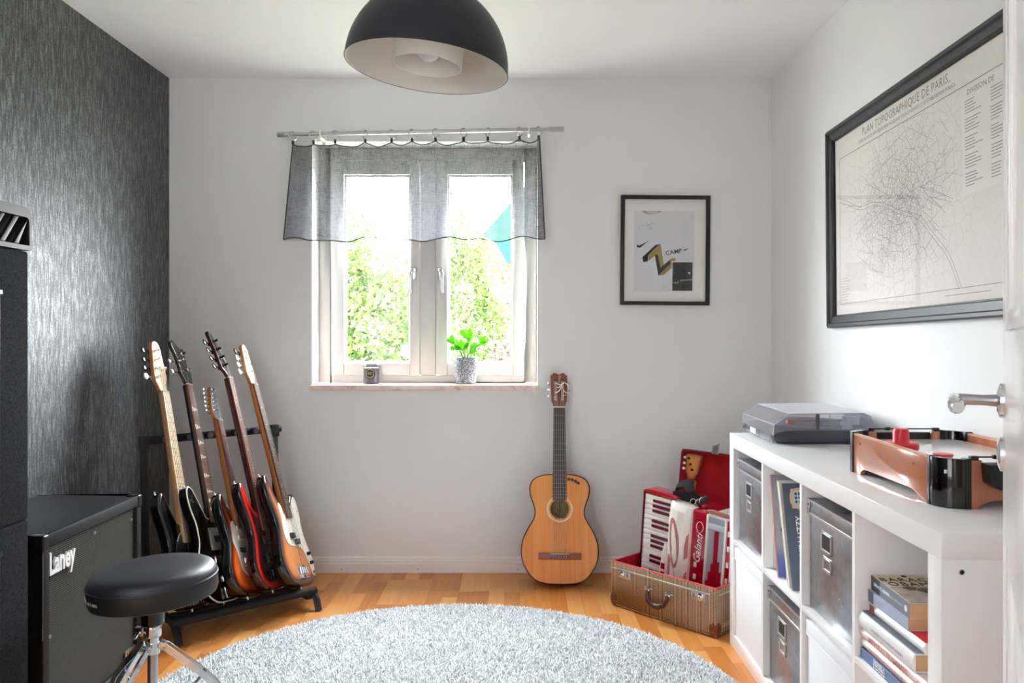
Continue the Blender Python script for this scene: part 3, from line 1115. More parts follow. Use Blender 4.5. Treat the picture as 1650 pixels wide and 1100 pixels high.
def deco_lav(root, th):
    MB().prism([(.05 + .028 * math.cos(a) * (1 + .15 * math.sin(5 * a)), .135 + .045 * math.sin(a)) for a in np.linspace(0, 2 * PI, 18)[:-1]], -th / 2 - .0006, -th / 2 - .0001, 'y').build('cover_print', 'ink', root)
    for k in range(16):
        MB().box(-.0012, -.0004, -th * .4, th * .4, .30 - k * .006, .303 - k * .006).build('spine_print', 'grey_spine', root)
def deco_lizzy(root, th):
    f = -th / 2 - .0004
    M0 = Matrix(((1, 0, 0, 0), (0, 0, 1, f), (0, 1, 0, 0), (0, 0, 0, 1)))    # text x->X, y->Z, facing -y
    M0 = frameM((0, f, 0), (1, 0, 0), (0, 0, 1), (0, -1, 0))
    RZ = Matrix.Rotation(PI / 2, 4, 'Z')
    text('THIN LIZZY', .026, 'white_ink', root, M0 @ Matrix.Translation((.040, .150, 0)) @ RZ, name='title', sx=.95, bold=.012)
    text('JOHNNY THE FOX', .022, mat('gold_ink', rgb(206, 184, 140), .5), root, M0 @ Matrix.Translation((.062, .150, 0)) @ RZ, name='title', sx=.9)
    def rrect(cx, cz, w, h, bulge):
        return [(cx + w * math.copysign(abs(math.cos(a)) ** .45, math.cos(a)) * (1 + bulge * math.cos(8 * a)), cz + h * math.copysign(abs(math.sin(a)) ** .45, math.sin(a)) * (1 + bulge * math.cos(8 * a))) for a in np.linspace(0, 2 * PI, 41)[:-1]]
    MB().prism(rrect(.056, .268, .036, .032, .05), f - .0004, f + .0001, 'y').build('emblem', mat('emblem_gold', rgb(222, 176, 122), .45), root)
    MB().prism(rrect(.056, .268, .028, .025, .02), f - .0008, f - .0003, 'y').build('emblem_field', mat('emblem_pale', rgb(186, 204, 208), .45), root)
    pc = MB()
    for k in range(12):
        x, z = .034 + .011 * (k % 4), .254 + .012 * (k // 4)
        pc.box(x, x + .007, f - .0011, f - .0007, z, z + .008)
    pc.build('emblem_figures', mat('emblem_ink', rgb(60, 66, 84), .5), root)
    MB().prism(rrect(.066, .274, .008, .008, .1), f - .0014, f - .0010, 'y').build('emblem_dot', 'red_plastic', root)
sleeve('white record sleeve farthest back, flat against the compartment side', c1 - .006, 0, 'white_sleeve', .005, -.01)
sleeve('cream record sleeve standing behind the lavender one', 2.492, 12.5, 'cream_sleeve', .004, -.022)
sleeve('lavender record sleeve with blue bottom and red spine edge', 2.472, 14.0, 'lavender_sleeve', .0045, -.030, 'red_spine', deco=deco_lav)
sleeve('thin cream record sleeve right in front of the lavender one', 2.392, 18.5, 'cream_sleeve', .003, -.026)
sleeve('grey-spined record sleeve among the cream ones', 2.376, 18.5, 'white_sleeve', .004, -.030, 'grey_spine')
sleeve('thick cream record sleeve leaning behind the slate one', 2.358, 18.5, 'cream_sleeve', .010, -.033)
sleeve('slate blue record sleeve with gold emblem and white title', 2.340, 18.5, 'slate_sleeve', .004, -.028, deco=deco_lizzy)

# ------------------------------------------------------------------ books lying in a stack
MT['page_tan'] = mat('page_tan', rgb(206, 170, 128), .85, var=(60, rgb(190, 150, 108), .6))
MT['page_white'] = mat('page_white', rgb(228, 224, 214), .85)
def book(label, z, h, y0, y1, x0, w, cover, pages, hard=False, rz=0.0, deco=None, cap=None):
    """spine faces the room (-x)"""
    root = thing('book', label, 'book', (x0, (y0 + y1) / 2, z), (0, 0, math.radians(rz)), group='books lying in the shelf')
    L = (y1 - y0) / 2
    ct = .0022 if hard else .0008
    ov = .003 if hard else 0.0
    MB().box(ct, w - .002 - ov, -L + .0004 + ov, L - .0004 - ov, ct, h - ct).build('pages', pages, root)
    c = MB()
    c.box(0, w, -L, L, 0, ct).box(0, w, -L, L, h - ct, h)
    if hard:
        k = 8
        prof = [(-.006 * math.sin(PI * i / k), h * i / k) for i in range(k + 1)] + [(ct, h), (ct, 0)]
        c.prism(prof, -L, L, 'y')
    else:
        c.box(-.0002, ct, -L, L, 0, h)
    c.build('cover', cover, root, .0003, 1)
    if deco:
        deco(root, h, L, w)
    return root
def spine_text(s, size, m, yc=0, zc=.5, name='title', bold=.01, sx=1.0, xo=-.0007):
    def f(root, h, L, w):
        # reading along -y (top of the spine at the far end)
        text(s, size, m, root, frameM((xo, yc, h * zc), (0, -1, 0), (0, 0, 1), (-1, 0, 0)), name=name, bold=bold, sx=sx)
    return f
def multi(*fs):
    def g(root, h, L, w):
        for f in fs:
            f(root, h, L, w)
    return g
def obama(root, h, L, w):
    M0 = lambda x, y: frameM((x, y, h + .0004), (0, -1, 0), (1, 0, 0), (0, 0, 1))
    M0 = lambda x, y: frameM((x, y, h + .0004), (1, 0, 0), (0, 1, 0), (0, 0, 1))
    text('BARACK', .034, 'ink', root, M0(w * .5, L * .62), name='cover_title', sx=.9, space=1.15)
    text('OBAMA', .034, 'ink', root, M0(w * .5, L * .30), name='cover_title', sx=.9, space=1.15)
    MB().box(.004, w - .002, -L + .002, L * .12, h, h + .0004).build('cover_photo', mat('cover_photo', rgb(222, 214, 202), .5, var=(26, rgb(84, 66, 52), 1.0)), root)
    pf = []
    for (x, y, r) in ((.045, .0, .014), (.075, -.015, .018), (.10, .002, .012)):
        pf.append(MB().prism([(x + r * math.cos(a) * (1 + .3 * math.sin(3 * a)), y + r * math.sin(a)) for a in np.linspace(0, 2 * PI, 15)[:-1]], h + .0003, h + .0007, 'z').build('cover_shape', mat('cover_brown', rgb(92, 70, 54), .5), root))
    MB().lathe([(0, h), (.006, h), (.006, h + .0008), (0, h + .0008)], 14, Matrix.Translation((w * .52, L * .9, 0))).build('cover_badge', 'ink', root)
    MB().box(-.0006, .0, L * .52, L, 0.0002, h - .0002).build('spine_band', mat('spine_dark', rgb(56, 58, 64), .45), root)
    spine_text('BARACK OBAMA', .011, 'white_ink', L * .42, .5)(root, h, L, w)
    print_marks('spine_print', 'grey_spine', root, frameM((-.0006, -L * .25, h * .5), (0, -1, 0), (0, 0, 1), (-1, 0, 0)), .085, .008, 1, 3)
    MB().lathe([(0, 0), (.007, 0), (.007, .0006), (0, .0006)], 16, Matrix.Translation((-.0002, -L * .82, h * .5)) @ Matrix.Rotation(-PI / 2, 4, 'Y')).build('spine_badge', 'white_ink', root)
b0 = .4035
zz = b0
def nxt(h):
    global zz
    z = zz
    zz += h + .0012
    return z
MT['blue_cover'] = mat('blue_cover', rgb(96, 118, 158), .4)
MT['pink_cover'] = mat('pink_cover', rgb(238, 226, 220), .45, var=(20, rgb(226, 196, 188), .8))
MT['white_cover'] = mat('white_cover', rgb(236, 236, 236), .4, var=(14, rgb(214, 216, 220), .5))
MT['grey_cover'] = mat('grey_cover', rgb(112, 118, 130), .4)
MT['pale_blue_cover'] = mat('pale_blue_cover', rgb(176, 188, 214), .4, var=(10, rgb(150, 164, 196), .6))
MT['pale_red_ink'] = mat('pale_red_ink', rgb(226, 160, 154), .5)
book('blue book with white spine lettering at the bottom of the stack', nxt(.024), .024, 1.585, 1.868, .806, .20, 'blue_cover', 'page_white',
     deco=multi(spine_text('SVENSKA', .013, 'white_ink', .045, .76),
                lambda root, h, L, w: print_marks('spine_print', 'white_ink', root, frameM((-.0006, .045, h * .34), (0, -1, 0), (0, 0, 1), (-1, 0, 0)), .056, .013, 2, 5)))
book('thin pinkish book second from the bottom of the stack', nxt(.020), .020, 1.575, 1.866, .812, .19, 'pink_cover', 'page_tan', True,
     deco=lambda root, h, L, w: print_marks('spine_print', 'pale_red_ink', root, frameM((-.0066, 0, h * .5), (0, -1, 0), (0, 0, 1), (-1, 0, 0)), .20, .010, 1, 7))
book('pinkish book with pale red capital lettering on the spine', nxt(.023), .023, 1.572, 1.868, .811, .19, 'pink_cover', 'page_tan', True,
     deco=multi(spine_text('MIN SKATTKAMMARE', .019, 'pale_red_ink', .01, .5, xo=-.0068), lambda root, h, L, w: print_marks('spine_print', 'pale_red_ink', root, frameM((-.0066, -.125, h * .5), (0, -1, 0), (0, 0, 1), (-1, 0, 0)), .012, .014, 1, 13)))
book('thick white hardback in the middle of the stack', nxt(.038), .038, 1.612, 1.872, .806, .19, 'white_cover', 'page_tan', True,
     deco=multi(lambda root, h, L, w: print_marks('spine_print', 'grey_spine', root, frameM((-.0066, -.02, h * .5), (0, -1, 0), (0, 0, 1), (-1, 0, 0)), .15, .009, 1, 9),
                lambda root, h, L, w: MB().box(.004, w - .004, -L + .004, L - .004, h - .0001, h + .0005).build('cover_print', 'grey_cover', root)))
def redcap(root, h, L, w):
    MB().box(-.0066, -.0055, L - .028, L - .006, .002, h - .002).build('spine_band', mat('spine_maroon', rgb(150, 60, 54), .45), root)
    MB().box(.002, w - .02, -L + .004, -L * .3, h - .0001, h + .0005).build('cover_band', 'red_plastic', root)
book('white hardback with red cover strip and maroon spine end', nxt(.022), .022, 1.607, 1.856, .826, .16, 'white_cover', 'page_white', True, deco=redcap)
def pb(root, h, L, w):
    MB().box(-.0006, 0, L * .72, L, .0002, h - .0002).build('spine_band', mat('spine_grey', rgb(110, 118, 134), .45), root)
    print_marks('spine_print', 'grey_spine', root, frameM((-.0006, .03, h * .5), (0, -1, 0), (0, 0, 1), (-1, 0, 0)), .035, .013, 1, 11)
book('pale blue paperback under the topmost book', nxt(.028), .028, 1.672, 1.862, .822, .135, 'pale_blue_cover', 'page_tan', deco=pb)
book('grey paperback with lettered tan cover on top of the stack', nxt(.033), .033, 1.662, 1.858, .824, .135, mat('tan_cover', rgb(210, 196, 168), .45), 'page_tan', rz=-2.0, deco=obama)
g = [o for o in bpy.data.objects if o.name.startswith('book')][-1]
MB().box(-.0004, .0006, -.098, .098, .0001, .0329).build('spine', mat('spine_steel', rgb(124, 132, 146), .42), g)

# ------------------------------------------------------------------ turntable
tt = thing('turntable', 'black record player under a clear plastic lid on the shelf', 'turntable', (.855, 2.66, .7905))
TWX, TDY = .335, .37
def tprof(h0, h1, inset):
    return None
MT['tt_black'] = mat('tt_black', rgb(54, 56, 66), .3, var=(30, rgb(68, 70, 80), .5))
pl = MB().prism([(.004, .012), (.030, .004), (TWX - .02, .004), (TWX, .012), (TWX, .046), (.06, .046), (.02, .040), (.004, .034)], .006, TDY - .006, 'y')
pl.build('plinth', 'tt_black', tt, .003)
for (x, y) in ((.04, .04), (TWX - .04, .04), (.04, TDY - .04), (TWX - .04, TDY - .04)):
    MB().lathe([(0, 0), (.016, 0), (.018, .006), (0, .006)], 16, Matrix.Translation((x, y, 0))).build('foot', 'black_rubber', tt)
MB().lathe([(0, .047), (.143, .047), (.145, .05), (.145, .056), (.140, .058), (0, .058)], 56, Matrix.Translation((.19, .18, 0))).build('platter', mat('platter_mat', rgb(140, 140, 152), .5), tt)
MB().lathe([(0, .058), (.003, .058), (.003, .068), (0, .068)], 10, Matrix.Translation((.19, .18, 0))).build('spindle', 'chrome', tt)
ar = MB()
ar.tube([(.30, .06, .075), (.22, .05, .076), (.12, .07, .074), (.09, .09, .070)], .004, 8)
ar.build('tonearm', 'steel', tt)
MB().lathe([(0, .046), (.02, .046), (.02, .074), (.012, .082), (0, .082)], 20, Matrix.Translation((.27, .055, 0))).box(.26, .305, .035, .072, .062, .088).build('tonearm_base', mat('arm_grey', rgb(186, 187, 198), .4), tt)
MB().box(.076, .10, .078, .10, .06, .073).build('headshell', mat('cartridge_orange', rgb(206, 110, 70), .5), tt)
MB().box(.16, .168, .03, .05, .046, .098).build('cue_lever', 'dark_metal', tt, .002)
# clear lid: shell with chamfered room side
lid = MB()
pr = [(0.0, .030), (.004, .066), (.060, .103), (TWX - .030, .105), (TWX - .006, .094), (TWX, .076), (TWX, .046)]
th = .0025
pin = [(0.003, .030), (.0065, .0645), (.061, .1005), (TWX - .031, .1025), (TWX - .008, .092), (TWX - .0025, .075), (TWX - .0025, .046)]
lid.prism(pr + pin[::-1], 0, TDY, 'y')
for y0 in (0, TDY - th):
    lid.prism(pr + [(0.0, .046)][:0] + [(TWX, .046), (.05, .046), (.02, .040), (0, .030)], y0, y0 + th, 'y')
lo_ = lid.build('dust_cover', 'clear_plastic', tt, smooth=False)
MB().prism([(.058, .1022), (.061, .1042), (TWX - .031, .1062), (TWX - .028, .1042)], .003, TDY - .003, 'y').build('cover_sheen', 'sheen_top', lo_, smooth=False)  # milky sheet that puts the top's bright reflection into its colour
le = MB()
for y in (.0012, TDY - .0012):
    le.tube([Vector((p[0], y, p[1])) for p in pr], .0013, 6)
for p in pr[1:5]:
    le.tube([(p[0], 0, p[1]), (p[0], TDY, p[1])], .0011, 6)
le.build('edge_highlights', mat('highlight_pale', rgb(196, 196, 212), .25), lo_)['kind'] = 'stuff'  # pale tubes paint the highlights along the lid's edges
fr_ = MB()
for y in (.03, .15, .20, .32):
    fr_.box(-.0012, .0, y, y + .004, .006, .034)
MB().box(-.001, .004, .02, TDY - .02, .004, .034).build('front_panel', 'clear_plastic', tt)
fr_.build('front_ribs', 'tt_black', tt)
MB().box(-.0014, -.0002, .19, .26, .010, .030).build('front_button', MT['grey_spine'], tt, .001)
MB().box(-.0014, -.0002, .335, .35, .014, .022).build('front_socket', 'ink', tt)

# ------------------------------------------------------------------ air hockey table, mallet, puck
AX0, AX1, AY0, AY1, AZ = .903, 1.221, 1.687, 2.195, .79
ah = thing('air_hockey_table', 'tabletop air hockey game with brown sides and black corners', 'game table', (AX0, AY0, AZ + .0005))
W_, L_, H_ = AX1 - AX0, AY1 - AY0, .104
MT['brown_board'] = mat('brown_board', rgb(176, 108, 78), .16, coat=.5, spec=.6)
R_ = .05
arch = lambda a, b: [(a, 0), (a + .004, .008), (a + .02, .016), (a + .04, .018), (b - .04, .018), (b - .02, .016), (b - .004, .008), (b, 0)]
for x0 in (0, W_ - .012):
    poly = [(R_, .0)] + arch(R_ + .055, L_ - R_ - .05) + [(L_ - R_, 0), (L_ - R_, H_), (R_, H_)]
    so = MB().prism(poly, x0, x0 + .012, 'x').build('side_rail', 'brown_board', ah, .001)
    MB().box(x0 - .0004, x0 + .0124, R_, L_ - R_, H_ - .0035, H_ + .0006).build('rail_edge', mat('rail_edge', rgb(214, 160, 128), .3), so)
    for y in (R_ + .075, L_ - R_ - .05):
        MB().cyl((x0 - .0008 if x0 == 0 else x0 + .0128, y, .077 if y < .2 else .082), (x0 + .002, y, .077 if y < .2 else .082), .0032, 12).build('screw', 'dark_metal', so)
for y0 in (0, L_ - .012):
    a, b = R_, W_ - R_
    m_ = (a + b) / 2
    poly = [(a, 0)] + arch(a + .03, b - .03) + [(b, 0), (b, H_), (m_ + .075, H_), (m_ + .075, .062), (m_ + .062, .05), (m_ - .062, .05), (m_ - .075, .062), (m_ - .075, H_), (a, H_)]
    MB().prism(poly, y0, y0 + .012, 'y').build('end_board', 'brown_board', ah, .001)
    g0, g1 = (-.035, .004) if y0 == 0 else (L_ - .004, L_ + .012)
    gb = MB()
    gp = [(m_ - .078, H_ - .004), (m_ + .078, H_ - .004), (m_ + .074, .058), (m_ + .055, .046), (m_ - .055, .046), (m_ - .074, .058)]
    gb.prism(gp, g0, g1, 'y')
    gb.build('goal_box', 'black_plastic', ah, .004)
    MB().tube([(m_ - .09, y0 + .006, H_ + .006), (m_ + .09, y0 + .006, H_ + .006)], .0018, 8).build('score_wire', 'dark_metal', ah)
    for s in (-1, 1):
        MB().box(m_ + s * .09 - .008, m_ + s * .09 + .008, y0, y0 + .012, H_ - .001, H_ + .009).build('wire_clip', 'black_plastic', ah, .001)
    MB().box(m_ - .05, m_ - .036, y0 + .001, y0 + .011, H_ + .002, H_ + .011).build('score_slider', 'black_plastic', ah, .002)
for (cx, cy, a0) in ((R_, R_, PI), (W_ - R_, R_, 1.5 * PI), (W_ - R_, L_ - R_, 0), (R_, L_ - R_, .5 * PI)):
    k = 12
    po = [(cx + (R_ + .002) * math.cos(a0 + PI / 2 * i / k), cy + (R_ + .002) * math.sin(a0 + PI / 2 * i / k)) for i in range(k + 1)]
    pi_ = [(cx + (R_ - .014) * math.cos(a0 + PI / 2 * i / k), cy + (R_ - .014) * math.sin(a0 + PI / 2 * i / k)) for i in range(k + 1)]
    co = MB().prism(po + pi_[::-1], 0, H_ + .002, 'z').build('corner_post', 'black_gloss', ah, .0015)
    for a in (a0, a0 + PI / 2):
        u_ = Vector((math.cos(a), math.sin(a), 0))
        p = Vector((cx, cy, 0)) + u_ * (R_ - .006)
        t_ = Vector((-u_.y, u_.x, 0)) * (-.006 if a == a0 else .006)
        Mx = frameM(p + t_ * .6, u_, Vector((-u_.y, u_.x, 0)), (0, 0, 1))
        MB().box(-.011, .0095, -.006, .006, 0, H_ + .003, Mx).build('corner_strip', 'black_plastic', co, .001)
MB().box(.011, W_ - .011, .011, L_ - .011, .074, .082).build('playing_surface', mat('rink_white', rgb(232, 232, 230), .14, coat=.3), ah)
mal = MB().lathe([(0, .0005), (.040, .0005), (.042, .004), (.042, .014), (.036, .018), (.022, .016), (.0195, .020), (.0195, .044), (.016, .051), (0, .053)], 36)
mo = mal.build('mallet', 'red_plastic', None)
mo.location = (.965, 2.0, AZ + .083)
tag(mo, 'red plastic striker with upright knob on the air hockey table', 'striker')
pk = MB().lathe([(0, .0005), (.020, .0005), (.022, .002), (.022, .005), (.020, .0065), (0, .0065)], 36).build('puck', 'red_plastic')
pk.location = (1.007, 1.880, AZ + .083)
tag(pk, 'flat red puck near the front end of the air hockey table', 'puck')
# ------------------------------------------------------------------ amplifier cabinets
t = NT('amp_carpet')
t.setp(.95, spec=.15)
v = t.coords('Object')
f = t.noise(v, 220, 3, .7)
t.l(t.ramp(f, [(.35, rgb(14, 14, 16)), (.72, rgb(46, 46, 50))]), t.b.inputs['Base Color'])
t.bump(f, .6, .003)
MT['amp_carpet'] = t.m
t = NT('amp_vinyl')
t.setp(.55, spec=.3)
v = t.coords('Object')
t.l(t.ramp(t.noise(v, 70, 4, .7), [(.4, rgb(15, 15, 18)), (.8, rgb(40, 40, 44))]), t.b.inputs['Base Color'])
t.bump(t.noise(v, 300, 2, .6), .4, .001)
MT['amp_vinyl'] = t.m
MT['grille_wire'] = mat('grille_wire', rgb(104, 104, 98), .45, .4)
MT['amp_dark'] = mat('amp_dark', rgb(12, 12, 13), .9)

LX, LY0, LY1, LZ = -1.325, 2.21, 2.79, .597
am = thing('speaker_cabinet', 'black bass speaker cabinet with wire grille beside the drum stool', 'speaker', (-1.51, 2.5, 0))
ox, oy = -1.51, 2.5
fx = LX - ox                                   # front plane, local
hy = (LY1 - LY0) / 2
bw = MB()
bk = -1.68 - ox
bw.box(bk, fx - .03, -hy, hy, .012, LZ)
bw.box(fx - .03, fx, -hy, hy, LZ - .035, LZ).box(fx - .03, fx, -hy, hy, .012, .047)
bw.box(fx - .03, fx, -hy, -hy + .032, .047, LZ - .035).box(fx - .03, fx, hy - .032, hy, .047, LZ - .035)
bw.build('cabinet_shell', 'amp_vinyl', am, .004)
MB().box(fx - .031, fx - .029, -hy + .03, hy - .03, .045, LZ - .033).build('baffle', 'amp_dark', am)
for (yy_, zz_) in ((-.13, .18), (.13, .18), (-.13, .43), (.13, .43)):
    MB().lathe([(0, -.016), (.04, -.014), (.05, -.004), (.105, .010), (.118, .012), (.118, .0)], 32, Matrix.Translation((fx - .030, yy_, zz_)) @ Matrix.Rotation(PI / 2, 4, 'Y')).build('speaker_cone', 'amp_dark', am)
gw = MB()
n1, n2 = 84, 84
y0, y1, z0, z1 = -hy + .030, hy - .030, .045, LZ - .033
for i in range(n1 + 1):
    y = y0 + (y1 - y0) * i / n1
    gw.box(fx - .0145, fx - .0125, y - .0007, y + .0007, z0, z1)
for i in range(n2 + 1):
    z = z0 + (z1 - z0) * i / n2
    gw.box(fx - .0125, fx - .0105, y0, y1, z - .0007, z + .0007)
gw.build('grille', 'grille_wire', am, smooth=False)
for sy in (-1, 1):
    for sz in (0, 1):
        z_a, z_b = (LZ - .045, LZ + .002) if sz else (.010, .055)
        ya, yb = (hy - .028, hy + .002) if sy > 0 else (-hy - .002, -hy + .028)
        for (xa, xb) in ((fx - .042, fx + .003), (bk - .002, bk + .04)):
            MB().box(xa, xb, ya, yb, z_a, z_b).build('corner_protector', mat('corner_black', rgb(30, 30, 33), .3), am, .006, 3)
            MB().cyl((xa + .02, (ya + yb) / 2, z_b - .001 if sz else z_a), (xa + .02, (ya + yb) / 2, z_b + .001 if sz else z_a + .001), .004, 10).build('corner_screw', 'steel', am)
for (y, z) in ((-.24, .52), (.0, .535), (.24, .52), (-.24, .3), (.24, .3)):
    MB().lathe([(0, 0), (.006, 0), (.005, .003), (0, .004)], 12, Matrix.Translation((fx - .011, y, z)) @ Matrix.Rotation(PI / 2, 4, 'Y')).build('grille_screw', 'steel', am)
text('Laney', .078, MT['white_ink'], am, frameM((fx - .004, -hy + .098, LZ - .092), (0, 1, 0), (0, 0, 1), (1, 0, 0)), .0035, 'logo', sx=.72, sy=1.12, bold=.028)
MB().box(fx - .012, fx - .003, hy - .105, hy - .036, .060, .085).build('badge', 'steel', am, .002)
print_marks('badge_print', 'ink', am, frameM((fx - .0028, hy - .07, .0725), (0, 1, 0), (0, 0, 1), (1, 0, 0)), .055, .014, 1, 15)
for (x, y) in ((bk + .04, -hy + .05), (bk + .04, hy - .05), (fx - .05, -hy + .05), (fx - .05, hy - .05)):
    MB().lathe([(0, 0), (.018, 0), (.02, .0125), (0, .0125)], 16, Matrix.Translation((x, y, 0))).build('foot', 'black_rubber', am)

TX, TY0, TY1, TZ = -1.262, 1.44, 2.046, 1.375
tc = thing('speaker_stack', 'tall black carpet-covered speaker cabinet at the left picture edge', 'speaker', (-1.46, (TY0 + TY1) / 2, 0))
hy2 = (TY1 - TY0) / 2
MB().box(-1.66 + 1.46, TX + 1.46, -hy2, hy2, .012, TZ / 2 - .002).build('lower_shell', 'amp_carpet', tc, .008, 3)
MB().box(-1.66 + 1.46, TX + 1.46, -hy2, hy2, TZ / 2 + .002 - .004, TZ).build('upper_shell', 'amp_carpet', tc, .008, 3)
for z in (.06, .70):
    gw = MB()
    h_ = .56
    for i in range(40):
        y = -hy2 + .06 + (2 * hy2 - .18) * i / 39
        gw.box(TX + 1.46 + .0005, TX + 1.46 + .003, y - .0012, y + .0012, z, z + h_)
    gw.box(TX + 1.46 + .0005, TX + 1.46 + .004, -hy2 + .05, hy2 - .11, z - .01, z).box(TX + 1.46 + .0005, TX + 1.46 + .004, -hy2 + .05, hy2 - .11, z + h_, z + h_ + .01)
    gw.build('front_grille', 'dark_metal', tc, smooth=False)
for (x, y) in ((-.17, -.25), (-.17, .25), (.16, -.25), (.16, .25)):
    MB().lathe([(0, 0), (.018, 0), (.02, .0125), (0, .0125)], 16, Matrix.Translation((x, y, 0))).build('foot', 'black_rubber', tc)

hd = thing('amplifier_head', 'amplifier head with slanted metal vents on the tall black cabinet', 'amplifier', (-1.46, (TY0 + TY1) / 2, TZ))
HH = .112
MT['head_metal'] = mat('head_metal', rgb(66, 63, 62), .5, .8, var=(20, rgb(50, 48, 48), .5))
fxh = TX + 1.46 + .004
# rounded frame round the front: outline in (y, z)
def rr(y0, y1, z0, z1, r, n=7):
    pts = []
    for (cy, cz, a0) in ((y1 - r, z1 - r, 0), (y0 + r, z1 - r, PI / 2)):
        pts += [(cy + r * math.cos(a0 + PI / 2 * i / n), cz + r * math.sin(a0 + PI / 2 * i / n)) for i in range(n + 1)]
    return [(y1, z0)] + pts + [(y0, z0)]
ou = rr(-hy2, hy2 + .004, .002, HH, .03)
inn = rr(-hy2 + .014, hy2 - .004, .014, HH - .026, .014)
fr2 = MB()
fr2.prism(ou, -.19, fxh - .02, 'x')
fr2.build('case', 'head_metal', hd, .002)
fm = MB()
m_ = len(ou)
vs = [Vector((fxh - .02, *p)) for p in ou] + [Vector((fxh, *p)) for p in ou] + [Vector((fxh, *p)) for p in inn] + [Vector((fxh - .02, *p)) for p in inn]
fs = []
for a in range(3):
    for i in range(m_):
        j = (i + 1) % m_
        fs.append((a * m_ + i, a * m_ + j, (a + 1) * m_ + j, (a + 1) * m_ + i))
fm.add(vs, fs).build('front_frame', 'head_metal', hd)
for k in range(11):
    yc = -hy2 + .04 + k * .054
    s = .055
    pts = [(yc - .008 - s * .5, .016), (yc + .010 - s * .5, .016), (yc + .010 + s * .5, HH - .028), (yc - .008 + s * .5, HH - .028)]
    pts = [(min(max(p[0], -hy2 + .014), hy2 - .004), p[1]) for p in pts]
    MB().prism(pts, fxh - .012, fxh - .003, 'x').build('vent_slat', 'head_metal', hd, .001)
MB().box(fxh - .020, fxh - .0185, -hy2 + .014, hy2 - .004, .012, HH - .024).build('vent_back', 'amp_dark', hd)

# ------------------------------------------------------------------ drum stool
st = thing('drum_stool', 'black round drum stool on chrome tripod in front of the cabinet', 'stool', (-1.007, 2.185, .012))
t = NT('stool_leather')
t.setp(.42, spec=.5)
v = t.coords('Object')
f = t.noise(v, 330, 3, .6)
t.l(t.ramp(f, [(.3, rgb(24, 25, 34)), (.75, rgb(40, 42, 54))]), t.b.inputs['Base Color'])
t.bump(f, .5, .0015)
MT['stool_leather'] = t.m
tiltM = Matrix.Translation((0, 0, .512)) @ Matrix.Rotation(math.radians(-3.0), 4, 'Y') @ Matrix.Translation((0, 0, -.512))
MB().lathe([(0, .516), (.06, .516), (.10, .5145), (.13, .511), (.146, .5068), (.156, .501), (.162, .4935), (.165, .4855), (.1662, .478)], 64, tiltM).build('seat_top', 'stool_leather', st)
MB().torus((0, 0, 0), .1662, .0026, tiltM @ Matrix.Translation((0, 0, .4765)), 64, 8).build('piping', 'black_satin', st)
MB().lathe([(.1655, .476), (.1665, .468), (.1662, .440), (.162, .428), (.150, .423), (0, .423)], 64, tiltM).build('seat_side', 'black_satin', st)
word = 'Millenium'
for i, ch in enumerate(word):
    ang = math.radians(-65.3 - 55 - (len(word) - 1 - i) * 4.1)
    er = Vector((math.cos(ang), math.sin(ang), 0))
    et = Vector((-er.y, er.x, 0))
    text(ch, .017, MT['grey_spine'], st, tiltM @ frameM(er * .1670 + Vector((0, 0, .455)), et, (0, 0, 1), er), .0003, 'logo_letter')
MB().lathe([(0, .418), (.055, .418), (.055, .427), (0, .427)], 28).build('seat_plate', 'dark_metal', st)
MB().lathe([(.0, .395), (.022, .395), (.024, .40), (.024, .418), (0, .418)], 24).build('seat_receiver', 'chrome', st)
MB().lathe([(0, .35), (.026, .35), (.031, .354), (.032, .39), (.028, .396), (0, .396)], 28).build('collar', 'black_gloss', st)
MB().lathe([(0, .300), (.0165, .300), (.0165, .352), (0, .352)], 24).build('spindle', 'chrome', st)
cl = MB().lathe([(0, .318), (.022, .318), (.0235, .322), (.0235, .345), (.022, .349), (0, .349)], 24)
cl.box(-.045, -.012, -.012, .012, .322, .345).tube([(-.03, 0, .334), (-.034, -.018, .33), (-.036, -.03, .322)], .005, 8)
cl.build('clamp', 'chrome', st, .001)
MB().lathe([(0, .02), (.0135, .02), (.0135, .32), (0, .32)], 20).build('post', 'steel', st)
MB().lathe([(.0135, .272), (.019, .272), (.019, .302), (.0135, .302)], 20, None, True).build('hub', 'chrome', st)
MB().lathe([(.0135, .075), (.019, .075), (.019, .095), (.0135, .095)], 20, None, True).build('lower_hub', 'chrome', st)
